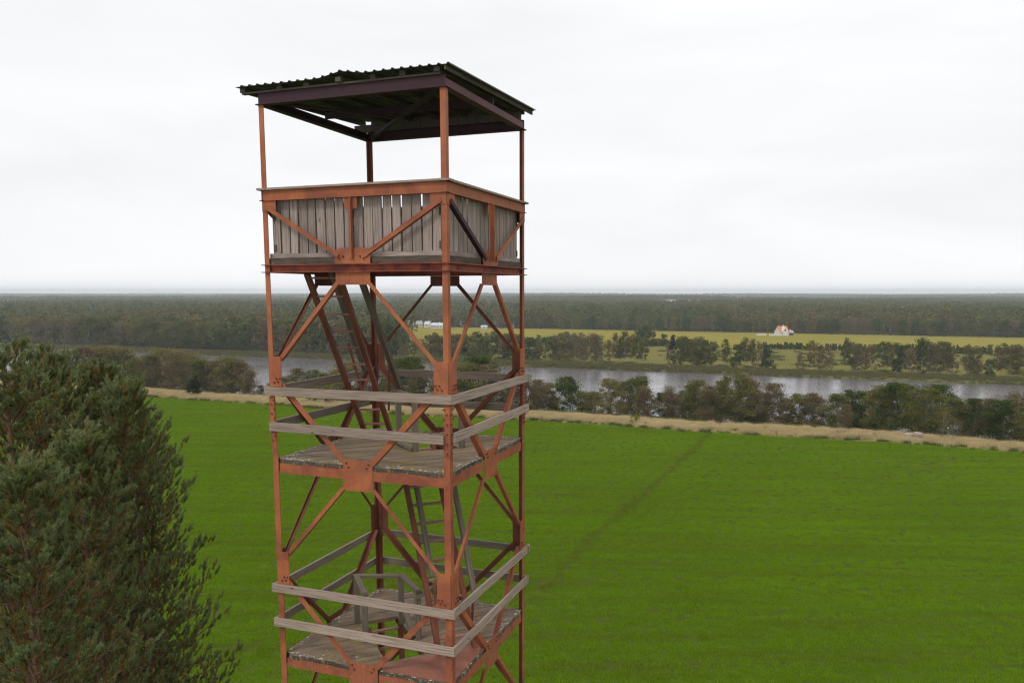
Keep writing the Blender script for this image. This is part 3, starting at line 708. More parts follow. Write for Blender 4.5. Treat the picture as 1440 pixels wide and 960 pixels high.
# near bank, beyond the dry margin: (px, top y, kind)
NEAR = [(22, 508, 'near_thin'), (60, 500, 'near_thin'), (84, 497, 'near_thin'), (104, 494, 'near_alder'), (124, 490, 'near_thin'), (142, 487, 'near_thin'), (158, 489, 'near_alder'), (176, 500, 'near_thin'), (190, 510, 'near_thin'),
        (203, 502, 'near_alder'), (218, 495, 'near_thin'), (232, 492, 'near_alder'), (247, 492, 'near_thin'), (262, 497, 'near_alder'), (276, 500, 'near_alder'), (291, 508, 'near_thin'),
        (308, 506, 'near_thin'), (321, 503, 'near_alder'), (334, 508, 'near_thin'), (348, 518, 'near_thin'),
        (366, 543, 'near_thin'), (384, 532, 'near_alder'), (402, 523, 'near_alder'), (418, 517, 'near_thin'), (436, 514, 'near_alder'), (456, 518, 'near_alder'), (474, 512, 'near_thin'), (494, 508, 'near_alder'),
        (514, 516, 'near_thin'), (536, 514, 'near_alder'), (557, 504, 'near_alder'), (574, 501, 'near_dense'), (592, 512, 'near_thin'), (612, 520, 'near_thin'), (632, 512, 'near_alder'), (652, 506, 'near_alder'), (670, 502, 'near_dense'), (688, 510, 'near_thin'),
        (706, 520, 'near_thin'), (724, 514, 'near_thin'), (742, 524, 'near_thin'), (757, 534, 'near_thin'), (772, 538, 'near_alder'), (800, 522, 'near_dense'), (822, 545, 'near_alder'), (836, 548, 'near_alder'),
        (858, 527, 'near_alder'), (876, 534, 'near_thin'), (893, 524, 'near_alder'), (908, 534, 'near_thin'), (926, 545, 'near_dense'), (948, 538, 'near_thin'), (964, 542, 'near_alder'), (982, 536, 'near_alder'), (1000, 541, 'near_thin'),
        (1020, 530, 'near_alder'), (1034, 526, 'near_alder'), (1052, 531, 'near_thin'), (1070, 546, 'near_alder'), (1088, 540, 'near_thin'), (1106, 560, 'near_thin'), (1122, 556, 'near_alder'), (1140, 553, 'near_thin'), (1158, 563, 'near_thin'),
        (1174, 554, 'near_alder'), (1190, 560, 'near_thin'), (1206, 547, 'near_dense'), (1224, 548, 'near_alder'), (1243, 543, 'near_alder'), (1262, 538, 'near_dense'), (1281, 541, 'near_alder'), (1300, 546, 'near_alder'), (1318, 542, 'near_dense'),
        (1338, 556, 'near_alder'), (1356, 560, 'near_thin'), (1374, 560, 'near_dense'), (1393, 562, 'near_thin'), (1412, 556, 'near_dense'), (1432, 546, 'near_thin'), (1450, 548, 'near_alder')]
for px, top, k in NEAR:
    tree(k, px+tj(5), top+(TR_.uniform(-3, 3) if px < 352 else TR_.uniform(-2, 8)), 155+TR_.uniform(0, 24), 'near bank', {'near_thin': 1.12, 'near_alder': 1.2, 'near_dense': 1.12}[k]*(1.3 if px < 352 else 1))
for px in range(30, 1450, 26):       # lower second row by the water
    q = [n for n in NEAR if abs(n[0]-px) < 30]; top = max(n[1] for n in q)+20+TR_.uniform(0, 16)
    tree(TR_.choice(['near_thin', 'near_alder', 'near_thin']), px+tj(8), top, 186+TR_.uniform(0, 8), 'near bank', 1.1)
for px, top, u, k, w_ in ((272, 531, 140, 'near_spruce', 2.2), (452, 537, 141, 'near_bush', 1.1), (893, 581, 139, 'near_bush', .9), (1326, 578, 142, 'near_fan', 1.0), (1345, 590, 141, 'near_fan', 1.0), (650, 570, 138, 'near_fan', .8),
                       (1232, 606, 138.5, 'near_fan', 1.2), (1180, 594, 139, 'near_fan', 1.2), (545, 548, 146, 'near_fan', .9), (735, 584, 138, 'near_fan', 1.1)):
    tree(k, px, top, u, 'field margin', w_)

# far bank groves
FAR = []
def grove(x0, x1, n, top, kinds, u0=394, u1=412, j=3.5):
    for i in range(n): FAR.append((x0+(x1-x0)*(i+.5)/n+tj(2), top+tj(j), TR_.choice(kinds), TR_.uniform(u0, u1)))
B_, A_, D_, S_, T_ = 'far_birch', 'far_alder', 'far_dense', 'far_spruce', 'far_thin'
grove(562, 602, 5, 479, [T_, A_]); grove(604, 662, 9, 470, [A_, A_, B_, T_]); grove(664, 700, 6, 469, [A_, B_, D_]); grove(700, 737, 6, 472, [A_, D_, T_])
grove(738, 760, 3, 474, [A_, D_]); grove(772, 800, 5, 470, [A_, B_, T_]); grove(800, 846, 7, 471, [T_, B_, T_, A_]); grove(850, 858, 1, 479, [T_])
FAR += [(865, 468, B_, 396), (872, 474, B_, 398), (880, 466, B_, 397), (888, 469, B_, 398), (897, 472, B_, 396), (905, 473, B_, 392), (947, 470, S_, 400), (941, 478, T_, 402), (956, 474, A_, 398), (964, 472, B_, 398), (973, 477, A_, 400),
        (981, 474, A_, 404), (990, 477, A_, 402), (1001, 480, A_, 400), (1021, 476, B_, 392), (1039, 482, D_, 396), (1048, 474, B_, 396), (1057, 476, B_, 398), (1066, 480, T_, 399), (1075, 487, S_, 394), (1079, 490, D_, 396),
        (1126, 494, T_, 394), (1140, 478, B_, 392), (1153, 482, T_, 396), (1163, 484, T_, 398), (1190, 475, B_, 393), (1200, 481, A_, 400), (1206, 483, T_, 394), (1217, 484, T_, 400), (1226, 484, T_, 397), (1240, 479, B_, 391), (1249, 480, B_, 397),
        (1262, 482, A_, 400), (1270, 483, D_, 397), (1278, 490, T_, 392), (1292, 475, D_, 401), (1303, 480, B_, 398), (1312, 481, T_, 396), (1322, 480, A_, 399), (1333, 481, B_, 397), (1340, 490, T_, 395), (1360, 483, B_, 392), (1368, 486, A_, 396),
        (1375, 502, T_, 391), (1392, 505, D_, 392), (1404, 485, B_, 394), (1411, 482, B_, 397), (1421, 486, T_, 399), (1432, 484, B_, 397), (1441, 488, A_, 396), (1449, 485, B_, 396)]
for px, top, k, u in FAR: tree(k, px, top, u, 'far bank', {B_: 1.0, A_: .85, D_: .85, S_: 1.1, T_: .8}[k])
# trees and bushes of the hedge between the pasture and the crop field
for px, top, k in ((908, 457, D_), (900, 463, D_), (917, 466, D_), (933, 469, D_), (925, 476, A_), (789, 468, A_), (797, 466, D_), (806, 469, A_), (757, 470, A_), (655, 469, A_), (1213, 486, A_), (1392, 484, A_), (1424, 484, D_), (1083, 483, A_)):
    tree(k, px, top, 545, 'field hedge', 1.0)
# front of the wood on the left of the river
px = -12.
while px < 562:
    k = TR_.choice([B_, A_, T_, A_, B_, D_]); tree(k, px+tj(2), 449-2*(px < 120)+3*(px > 400)+tj(5), 400+TR_.uniform(0, 10), 'left wood edge', 1.35 if k == B_ else .95); px += 8.6
# front of the wood behind the crop field
px = 566.
while px < 1452:
    y0 = 443+(px-566)/874*7
    k = TR_.choice([T_, A_, A_, D_, B_] if px < 900 else [T_, T_, A_, B_, D_]); tree(k, px+tj(2), y0+tj(3), 762+TR_.uniform(0, 8), 'back wood edge', .95); px += 9.5
for i in range(22): tree('fresh', 1166+i*12.6+tj(3), 464+i*.35+tj(2), 756, 'round trees', .9)

ROWTXT = {'near bank': 'on the near river bank', 'field margin': 'in the dry field margin', 'far bank': 'on the far river bank', 'field hedge': 'in the hedge before the crop',
          'left wood edge': 'edging the wood on the left', 'back wood edge': 'edging the wood behind the crop', 'round trees': 'along the back of the crop'}
GRP = {'near bank': 'trees on the near river bank', 'field margin': 'shrubs in the field margin', 'far bank': 'trees on the far river bank', 'field hedge': 'trees in the field hedge', 'left wood edge': 'trees edging the wood on the left',
       'back wood edge': 'trees edging the wood behind the crop', 'round trees': 'small round trees along the crop field'}
for row, lst in ROWS.items():
    lst.sort(key=lambda q: q[0]); cnt = {}
    for px, k, root, h in lst:
        cnt[k] = cnt.get(k, 0)+1; tot = sum(1 for q in lst if q[1] == k)
        if tot == 1: lab = '%s %s' % (LOOK[k], ROWTXT[row])
        else: lab = '%s %s, %s such from left' % (LOOK[k], ROWTXT[row], th(cnt[k]))
        tag(root, lab, 'bush' if k in ('near_bush', 'near_fan') else 'tree', GRP[row])

# ------------------------------------------------------------------ scattered masses
def lone_collection(name, objs):
    c = bpy.data.collections.new(name)
    for o in objs: c.objects.link(o)
    return c
def scatter(name, pts, col, smin, smax, seed, label):
    me = bpy.data.meshes.new(name); me.vertices.add(len(pts)); me.vertices.foreach_set('co', np.asarray(pts, dtype=np.float32).ravel()); me.update()
    ob = link(bpy.data.objects.new(name, me)); ng = bpy.data.node_groups.new(name+'_scatter', 'GeometryNodeTree')
    ng.interface.new_socket('Geometry', in_out='INPUT', socket_type='NodeSocketGeometry'); ng.interface.new_socket('Geometry', in_out='OUTPUT', socket_type='NodeSocketGeometry')
    n = ng.nodes.new; l = ng.links.new; gi = n('NodeGroupInput'); go = n('NodeGroupOutput')
    ci = n('GeometryNodeCollectionInfo'); ci.inputs['Collection'].default_value = col; ci.inputs['Separate Children'].default_value = True; ci.inputs['Reset Children'].default_value = True
    ip = n('GeometryNodeInstanceOnPoints'); ip.inputs['Pick Instance'].default_value = True
    ri = n('FunctionNodeRandomValue'); ri.data_type = 'INT'; ri.inputs[4].default_value = 0; ri.inputs[5].default_value = len(col.objects)-1; ri.inputs['Seed'].default_value = seed
    rr_ = n('FunctionNodeRandomValue'); rr_.data_type = 'FLOAT_VECTOR'; rr_.inputs[0].default_value = (-.0, -.0, 0); rr_.inputs[1].default_value = (.0, .0, 6.283); rr_.inputs['Seed'].default_value = seed+1
    rs = n('FunctionNodeRandomValue'); rs.data_type = 'FLOAT'; rs.inputs[2].default_value = smin; rs.inputs[3].default_value = smax; rs.inputs['Seed'].default_value = seed+2
    l(gi.outputs[0], ip.inputs['Points']); l(ci.outputs[0], ip.inputs['Instance']); l(ri.outputs[2], ip.inputs['Instance Index']); l(rr_.outputs[0], ip.inputs['Rotation']); l(rs.outputs[1], ip.inputs['Scale'])
    l(ip.outputs[0], go.inputs[0]); md = ob.modifiers.new('scatter', 'NODES'); md.node_group = ng
    return tag(ob, label, kind='stuff')
def blades(seed, n, size, h0, h1, wd_, mat, lean=.35, name='grass_tuft'):
    r = np.random.RandomState(seed); B = np.zeros((n, 3)); B[:, :2] = r.uniform(-size/2, size/2, (n, 2))
    # clumpy: pull blades toward a few centres
    cc = r.uniform(-size/2, size/2, (max(4, n//12), 2)); B[:, :2] = B[:, :2]*.45 + cc[(r.uniform(size=n)*len(cc)).astype(int)]*.55
    a = r.uniform(0, 6.283, n); hh_ = r.uniform(h0, h1, n); d = np.stack([np.cos(a), np.sin(a), 0*a], 1)
    tip = B + np.stack([r.normal(size=n)*lean*hh_, r.normal(size=n)*lean*hh_, hh_], 1)
    w2 = (wd_*r.uniform(.6, 1.2, n))[:, None]
    V = np.stack([B-d*w2/2, B+d*w2/2, tip], 1).reshape(-1, 3); cid = r.randint(0, len(cc), n)
    tone = np.clip(r.uniform(0, 1, len(cc))[cid]*.7+r.uniform(0, .3, n), 0, 1)
    return bpy.data.objects.new(name, big_mesh(name, V, np.arange(len(V)).reshape(-1, 3), [mat], attrs={'tone': tone}))
RN = np.random.RandomState(4)
def grid_pts(u0, u1, step, pxm=70, ymin=None, dz=0., keep=1.):
    pts = []
    us = np.arange(u0, u1, step); 
    X, U = np.meshgrid(np.arange(-900, 700, step), us); X = X+RN.uniform(-.5, .5, X.shape)*step; U = U+RN.uniform(-.5, .5, X.shape)*step
    Y = U-K*X; dep = (Y-CAMY)*math.cos(PITCH)+CAMZ*math.sin(PITCH); sx = PPX+FPX*(X-CAMX)/np.maximum(dep, 1)
    ok = (dep > 30) & (sx > -pxm) & (sx < 1440+pxm) & (RN.uniform(size=X.shape) < keep)
    X, Y = X[ok], Y[ok]; return np.stack([X, Y, ground_z(X, Y)+dz], 1)
gcol = lone_collection('grass_kinds', [blades(100+i, 330, 1.15, .05, (.13, .15, .18, .14, .22)[i % 5], .020, BLADE) for i in range(14)])
scatter('grass', grid_pts(-60, 135.5, .72), gcol, .75, 1.35, 5, 'lush short green grass covering the whole field')
def wob(pts): # follow the ground sheet's wavering bands
    x = pts[:, 0]; u = pts[:, 1]+K*x; pts[:, 1] += (1.6*np.sin(x*.045)+1.1*np.sin(x*.11+1))*smooth(60, 130, u); return pts
scol = lone_collection('dry_grass_kinds', [blades(200+i, 420, 1.6, .25, .75, .035, STRAWB, .3, 'dry_tuft') for i in range(4)])
scatter('dry_grass', wob(grid_pts(135.4, 151, .95, keep=.78)), scol, .45, 1.55, 8, 'tall straw coloured grass along the far edge of the field')
wcol = lone_collection('weed_kinds', [blades(300+i, 300, 1.6, .15, .5, .05, WEEDB, .5, 'weed_tuft') for i in range(3)])
pw = wob(np.concatenate([grid_pts(134.6, 136.6, .9, keep=.5), grid_pts(138, 150, 1.6, keep=.30), grid_pts(150, 200, 1.7, keep=.7)]))
scatter('weeds', pw, wcol, .6, 1.4, 9, 'dark weedy growth between green field and dry grass')
rcol = lone_collection('reed_kinds', [blades(400+i, 300, 3.2, .6, 1.5, .10, REEDB, .2, 'reed_tuft') for i in range(3)])
scatter('reeds', grid_pts(374, 392, 2.4, 60), rcol, .7, 1.2, 10, 'olive green reeds lining the far river bank')
pcol = lone_collection('pasture_kinds', [blades(450+i, 200, 7, .4, 1.1, .20, WEEDB, .5, 'pasture_tuft') for i in range(3)])
scatter('rough_grass', grid_pts(392, 548, 7, 40, keep=.28), pcol, .5, 1.5, 12, 'patchy rough grass in the pasture beyond the river')

# distant woods: patches of many small trees, reading as one mass
def wood_patch(seed, n, size, mat, name='wood_patch', hlo=11, hhi=19, leaf=.9, per=46):
    r = np.random.RandomState(seed); Vs = []
    for i in range(n):
        x, y = r.uniform(-size/2, size/2, 2); h = r.uniform(hlo, hhi); rad = h*r.uniform(.13, .24); cone = r.uniform() < .3
        q = r.uniform(.0, 1, per)**.8; rz = rad*(1-q)*1.1 if cone else rad*np.sqrt(np.clip(1-(q*1.15-.2)**2, .02, 1))
        a = r.uniform(0, 6.283, per); rr_ = rz*np.sqrt(r.uniform(.2, 1, per))
        C = np.stack([x+np.cos(a)*rr_, y+np.sin(a)*rr_, h*(.22+.76*q)], 1)
        A = r.normal(size=(per, 3)); A /= np.linalg.norm(A, axis=1)[:, None]; Bv = np.cross(A, r.normal(size=(per, 3))); Bv /= np.linalg.norm(Bv, axis=1)[:, None]
        s = (leaf*r.uniform(.6, 1.4, per)*h/15)[:, None]
        Vs.append(np.stack([C-A*s-Bv*s*.5, C+Bv*s, C+A*s-Bv*s*.5], 1).reshape(-1, 3))
        # stem
        t0 = np.array([[x-.15, y, 0], [x+.15, y, 0], [x, y, h*.8]]); Vs.append(t0); t1 = np.array([[x, y-.15, 0], [x, y+.15, 0], [x, y, h*.8]]); Vs.append(t1)
    return bpy.data.objects.new(name, crown_mesh(name, np.concatenate(Vs), mat))
wp = lone_collection('wood_kinds', [wood_patch(500+i, 24, 34, LEAF_WOOD) for i in range(7)])
wf = lone_collection('far_wood_kinds', [wood_patch(600+i, 70, 110, LEAF_WOOD, per=16, leaf=2.0, hlo=12, hhi=21) for i in range(5)])
def wood_points():
    near, far = [], []
    def add(lst, d0, d1, step):
        d = d0
        while d < d1:
            half = .72*d; xs = np.arange(-half, half*.98, step); x = xs + RN.uniform(-.5, .5, len(xs))*step; y = d + RN.uniform(-.5, .5, len(xs))*step
            u = y+CAMY+K*(x+CAMX); left = x < -.168*y; q = x/y
            ok = np.where(left, u > 412, u > 772)
            ok &= ~((~left) & (x < -.145*y) & (y < 700))
            for (px, c0, c1, w_) in CLEAR: ok &= ~((y > c0) & (y < c1) & (abs(q-(px-PPX)/FPX) < w_))
            for a, b in zip(x[ok], y[ok]): lst.append((a+CAMX, b+CAMY))
            d += step*.9
    add(near, 330, 2300, 27); add(far, 2300, 9800, 84)
    f = lambda l: np.stack([np.array(l)[:, 0], np.array(l)[:, 1], ground_z(np.array(l)[:, 0], np.array(l)[:, 1])-.3], 1)
    return f(near), f(far)
a_, b_ = wood_points()
scatter('woods', a_, wp, .65, 1.25, 21, 'mixed green and brown woods filling the plain')
scatter('far_woods', b_, wf, .6, 1.1, 22, 'blue hazy woods running to the horizon')
# hedge of low shrubs before the crop field
hcol = lone_collection('hedge_kinds', [wood_patch(700+i, 6, 9, LEAF_DARK, 'hedge_patch', 1.5, 4.2, 2.2, 40) for i in range(3)])
hp = []
for px in np.arange(605, 1450, 3.4):
    if 838 < px < 895 or 1008 < px < 1062: continue
    x, y = column_at(px+tj(2), 548+tj(3), -14); hp.append((x, y, float(ground_z(x, y))))
scatter('hedge', hp, hcol, .7, 1.2, 30, 'dark low hedge dividing pasture and yellow field')

# ------------------------------------------------------------------ houses far off
def flat_mat(name, c, rough=.8):
    m, t, p, o = new_mat(name); n = noise(t, objc(t), .8, 3)
    t.links.new(mix(t, maprange(t, n, .3, .7), c, tuple(x*.8 for x in c)), p.inputs['Base Color']); p.inputs['Roughness'].default_value = rough; return m
WHITE = flat_mat('white_render', (.62, .60, .56)); ORANGE = flat_mat('orange_tiles', (.45, .15, .07)); PINK = flat_mat('faded_red_tiles', (.38, .16, .14)); GREYR = flat_mat('grey_roofing', (.30, .32, .34))
PALER = flat_mat('pale_metal_roofing', (.42, .45, .48)); GLASS = flat_mat('dark_panes', (.03, .035, .04), .2); BROWN = flat_mat('brown_boards', (.12, .07, .05)); CREAM = flat_mat('cream_render', (.6, .54, .42)); REDW = flat_mat('red_boards', (.22, .05, .04))
def house(px, py, wd_, dp, hw, hr, wallm, roofm, label, rz=0., name='house', gable='x', dist_u=None, extra=None, z=None):
    if dist_u: x, y = column_at(px, dist_u, -14)
    else: x, y = at_z(px, py, -13.9)
    z0 = float(ground_z(x, y)) if z is None else z
    r_ = empty(name, (x, y, z0), rz); tag(r_, label, 'house', 'houses beyond the fields')
    wd_, dp = (wd_, dp) if px > 1090 else (wd_*.8, dp*.85)
    mb = MB(); mb.box(-wd_/2, wd_/2, -dp/2, dp/2, 0, hw)
    b = len(mb.v)
    if gable == 'x': tri = [(-wd_/2, -dp/2, hw), (-wd_/2, dp/2, hw), (-wd_/2, 0, hw+hr), (wd_/2, -dp/2, hw), (wd_/2, dp/2, hw), (wd_/2, 0, hw+hr)]
    else: tri = [(-wd_/2, -dp/2, hw), (wd_/2, -dp/2, hw), (0, -dp/2, hw+hr), (-wd_/2, dp/2, hw), (wd_/2, dp/2, hw), (0, dp/2, hw+hr)]
    mb.v += tri
    for f in ((0, 1, 2), (3, 5, 4), (0, 2, 5, 3), (1, 4, 5, 2)): mb.f.append(tuple(b+i for i in f)); mb.uv += [(0, 0)]*len(f); mb.mi.append(0)
    mb.build('wall', wallm, r_)
    mb = MB(); ov = .5
    if gable == 'x':
        sl = math.hypot(dp/2+ov, hr*(dp/2+ov)/(dp/2))
        for s in (-1, 1): mb.beam((-wd_/2-ov, s*(dp/2+ov)/2, hw+hr/2-hr*ov/dp+.18), (wd_/2+ov, s*(dp/2+ov)/2, hw+hr/2-hr*ov/dp+.18), sl, .16, up=(0, s*hr, dp/2))
        ch = (wd_*.15, 0)
    else:
        sl = math.hypot(wd_/2+ov, hr*(wd_/2+ov)/(wd_/2))
        for s in (-1, 1): mb.beam((s*(wd_/2+ov)/2, -dp/2-ov, hw+hr/2-hr*ov/wd_+.18), (s*(wd_/2+ov)/2, dp/2+ov, hw+hr/2-hr*ov/wd_+.18), sl, .16, up=(s*hr, 0, wd_/2))
        ch = (0, dp*.1)
    rf = mb.build('roof', roofm, r_); MB().box(ch[0]-.4, ch[0]+.4, ch[1]-.4, ch[1]+.4, hw+hr*.6, hw+hr+1.0).build('chimney', CREAM if wallm is not WHITE else WHITE, rf)
    n = max(1, int(wd_/3.2))
    for i in range(n):
        xx = -wd_/2+wd_*(i+.5)/n; MB().box(xx-.55, xx+.55, -dp/2-.06, -dp/2+.02, hw*.35, hw*.35+1.3).build('window', GLASS, r_)
    return r_
hs = house(1099, 471, 7.5, 11, 3.0, 4.6, WHITE, ORANGE, 'white gabled house with steep orange roof by yellow field', .15, gable='x')
MB().box(-2.0, 2.0, -6.8, -5.52, 0, 3.2).build('porch', WHITE, hs)
gb = MB(); b = 0; gb.v += [(-3.3, -6.0, 2.6), (3.3, -6.0, 2.6), (0, -6.0, 7.4), (-3.3, -5.0, 2.6), (3.3, -5.0, 2.6), (0, -1.0, 7.4)]
for f in ((0, 1, 2), (3, 5, 4), (0, 2, 5, 3), (1, 4, 5, 2), (0, 3, 4, 1)): gb.f.append(f); gb.uv += [(0, 0)]*len(f); gb.mi.append(0)
gb.build('front_gable', WHITE, hs); MB().box(-.7, .7, -6.1, -6.02, 3.8, 5.0).build('window', GLASS, hs)
def fence_wall(px0, px1, py, name, label, h=1.3):
    (x0, y0), (x1, y1) = at_z(px0, py, -13.9), at_z(px1, py, -13.9); z = float(ground_z(x0, y0)); mb = MB()
    mb.beam((x0, y0, z+h/2-.1), (x1, y1, z+h/2-.1), .3, h+.2); o = mb.build(name, WHITE)
    mb = MB(); n = int(math.hypot(x1-x0, y1-y0)/4)+1
    for i in range(n+1):
        f = i/n; mb.beam((x0+(x1-x0)*f, y0+(y1-y0)*f-.1, z-.1), (x0+(x1-x0)*f, y0+(y1-y0)*f-.1, z+h+.2), .45, .45, up=(0, 1, 0))
    mb.build('fence_pillars', WHITE, o); return tag(o, label, 'fence', 'white garden walls at the orange roofed house')
fence_wall(1064, 1077, 471.2, 'garden_wall', 'short white garden wall left of the orange roofed house')
fence_wall(1082, 1108, 471.6, 'garden_wall', 'long white garden wall in front of the orange roofed house')
hd = [(538, 456, 9, 8, 3, 2.4, WHITE, PALER, 'small white house with pale roof, leftmost in the far village'), (563, 457, 7, 7, 3.4, 2.4, WHITE, GREYR, 'narrow white house between the leftmost house and pink roof'),
      (575, 459, 13, 9, 2.8, 3.2, WHITE, PINK, 'white house with faded red roof in the far village'), (591, 459, 9, 8, 3.0, 3.0, CREAM, GREYR, 'cream house with grey roof right of the red roofed one'),
      (602, 460, 7, 7, 3.4, 2.6, WHITE, PALER, 'small white house left of the long pale roofed one'), (616, 461, 16, 9, 2.6, 2.6, WHITE, PALER, 'long white house with pale metal roof in the village'),
      (653, 459, 9, 8, 3, 2.6, WHITE, GREYR, 'white house with grey roof right of the tower front leg'), (694, 460, 11, 8, 3.2, 2.8, REDW, BROWN, 'dark red boarded house between tower legs'),
      (681, 462, 7, 5, 2.0, 1.2, WHITE, PALER, 'low white shed beside the dark red house'), (724, 460, 9, 7, 3, 2.6, WHITE, PINK, 'white house with reddish roof beside the right tower leg'),
      (1110, 471, 5, 4, 2.3, 1.6, BROWN, GREYR, 'small brown shed right of the orange roofed house')]
for i, (px, py, a, b, c, d, wm, rm, lab) in enumerate(hd): house(px, py, a, b, c, d, wm, rm, lab, TR_.uniform(-.4, .4))
def far_block(px, d, wd_, hgt, label, col):
    x = CAMX+(px-PPX)/FPX*d; y = CAMY+d; z = float(ground_z(x, y)); r_ = empty('farm_building', (x, y, z)); tag(r_, label, 'building', 'pale buildings far in the woods')
    MB().box(-wd_/2, wd_/2, -8, 8, 0, hgt).build('wall', WHITE, r_)
    MB().beam((-wd_/2-1, -4.4, hgt+1.2), (wd_/2+1, -4.4, hgt+1.2), 9.6, .3, up=(0, -2.4, 8.5)).build('roof', col, r_); MB().beam((-wd_/2-1, 4.4, hgt+1.2), (wd_/2+1, 4.4, hgt+1.2), 9.6, .3, up=(0, 2.4, 8.5)).build('roof', col, r_)
far_block(941, 2120, 26, 6, 'pale farm building far off, left of the longest one', PALER); far_block(974, 2140, 42, 6, 'longest pale farm building far off in the woods', PINK)
far_block(893, 1690, 18, 5, 'small pale building far off, above the dark hedge tree', CREAM); far_block(864, 1690, 20, 4, 'low white building far off beyond the woods', PALER); far_block(6, 2030, 40, 8, 'long pale barn at the far left clearing', PALER)

# ------------------------------------------------------------------ boulders at the field margin
def boulder(px, py, s, label, seed):
    x, y = at_z(px, py, -2.9); z = float(ground_z(x, y)); r = np.random.RandomState(seed)
    bm_v = []; F = []; nu, nv = 12, 8
    for j in range(nv+1):
        for i in range(nu):
            a = 2*math.pi*i/nu; b = math.pi*j/nv
            k = 1+.18*math.sin(3*a+seed)*math.sin(b)+.12*math.cos(2*b*1.7+seed*2)+r.uniform(-.05, .05)
            bm_v.append((math.cos(a)*math.sin(b)*k*s, math.sin(a)*math.sin(b)*k*s*.8, math.cos(b)*k*s*.72+s*.4))
    for j in range(nv):
        for i in range(nu): F.append((j*nu+i, j*nu+(i+1) % nu, (j+1)*nu+(i+1) % nu, (j+1)*nu+i))
    o = link(bpy.data.objects.new('boulder', big_mesh('boulder', bm_v, F, [STONE], 4, smoothed=True))); o.location = (x, y, z+s*.5)
    tag(o, label, 'boulder', 'boulders cleared to the field margin')
m, t, p, o = new_mat('granite'); g = objc(t); t.links.new(mix(t, maprange(t, noise(t, g, 3, 5, .7), .4, .65), (.33, .25, .20), (.19, .15, .125)), p.inputs['Base Color']); p.inputs['Roughness'].default_value = .9; bump(t, p, noise(t, g, 6, 4), .4, .1); STONE = m
boulder(1278, 621, .75, 'large pinkish boulder in the dry grass, left of the pile', 1); boulder(1290, 622, .85, 'biggest boulder of the pile in the dry grass', 2)
boulder(1297, 618, .55, 'small boulder behind the biggest one of the pile', 3); boulder(1223, 613, .5, 'lone low boulder left of the boulder pile', 4); boulder(1217, 609, .4, 'smallest boulder, beside the lone low one', 5)

# ------------------------------------------------------------------ pines close by on the left
def needle_mat():
    m, t, p, o = new_mat('pine_needles'); at = node(t, 'ShaderNodeAttribute'); at.attribute_name = 'age'
    n = noise(t, objc(t), 2.2, 3, .6); c = mix(t, maprange(t, n, .35, .65), (.155, .195, .060), (.190, .240, .120))
    c = mix(t, at.outputs['Fac'], c, (.22, .135, .035)); t.links.new(c, p.inputs['Base Color']); p.inputs['Roughness'].default_value = .6; p.inputs['Specular IOR Level'].default_value = .08
    tr = node(t, 'ShaderNodeBsdfTranslucent', {'Color': c}); ms = node(t, 'ShaderNodeMixShader', {0: .25, 1: p.outputs[0], 2: tr.outputs[0]}); t.links.new(ms.outputs[0], o.inputs[0])
    return m
NEEDLES = needle_mat()
def shoots_mesh(S, D, Ls, age, K_, seed, nl=.070, nw=.0110):
    r = np.random.RandomState(seed); n = len(S); D = D/np.linalg.norm(D, axis=1)[:, None]
    s = r.uniform(0, 1, (n, K_)); base = S[:, None]+D[:, None]*(s*Ls[:, None])[..., None]
    rv = r.normal(size=(n, K_, 3)); rv -= (rv*D[:, None]).sum(-1, keepdims=True)*D[:, None]; rv /= np.linalg.norm(rv, axis=-1, keepdims=True)
    dirn = rv*.62+D[:, None]*(.75+.4*s[..., None]); dirn /= np.linalg.norm(dirn, axis=-1, keepdims=True)
    tip = base+dirn*(nl*r.uniform(.7, 1.15, (n, K_)))[..., None]
    sd_ = np.cross(dirn, r.normal(size=(n, K_, 3))); sd_ /= np.linalg.norm(sd_, axis=-1, keepdims=True)
    V = np.stack([base-sd_*nw/2, base+sd_*nw/2, tip], 2).reshape(-1, 3)
    ag = np.clip(np.repeat(age, K_)*1.0 + (s.ravel() < .25)*.25 + r.normal(size=n*K_)*.08, 0, 1)
    return big_mesh('needles', V, np.arange(len(V)).reshape(-1, 3), [NEEDLES], attrs={'age': ag})
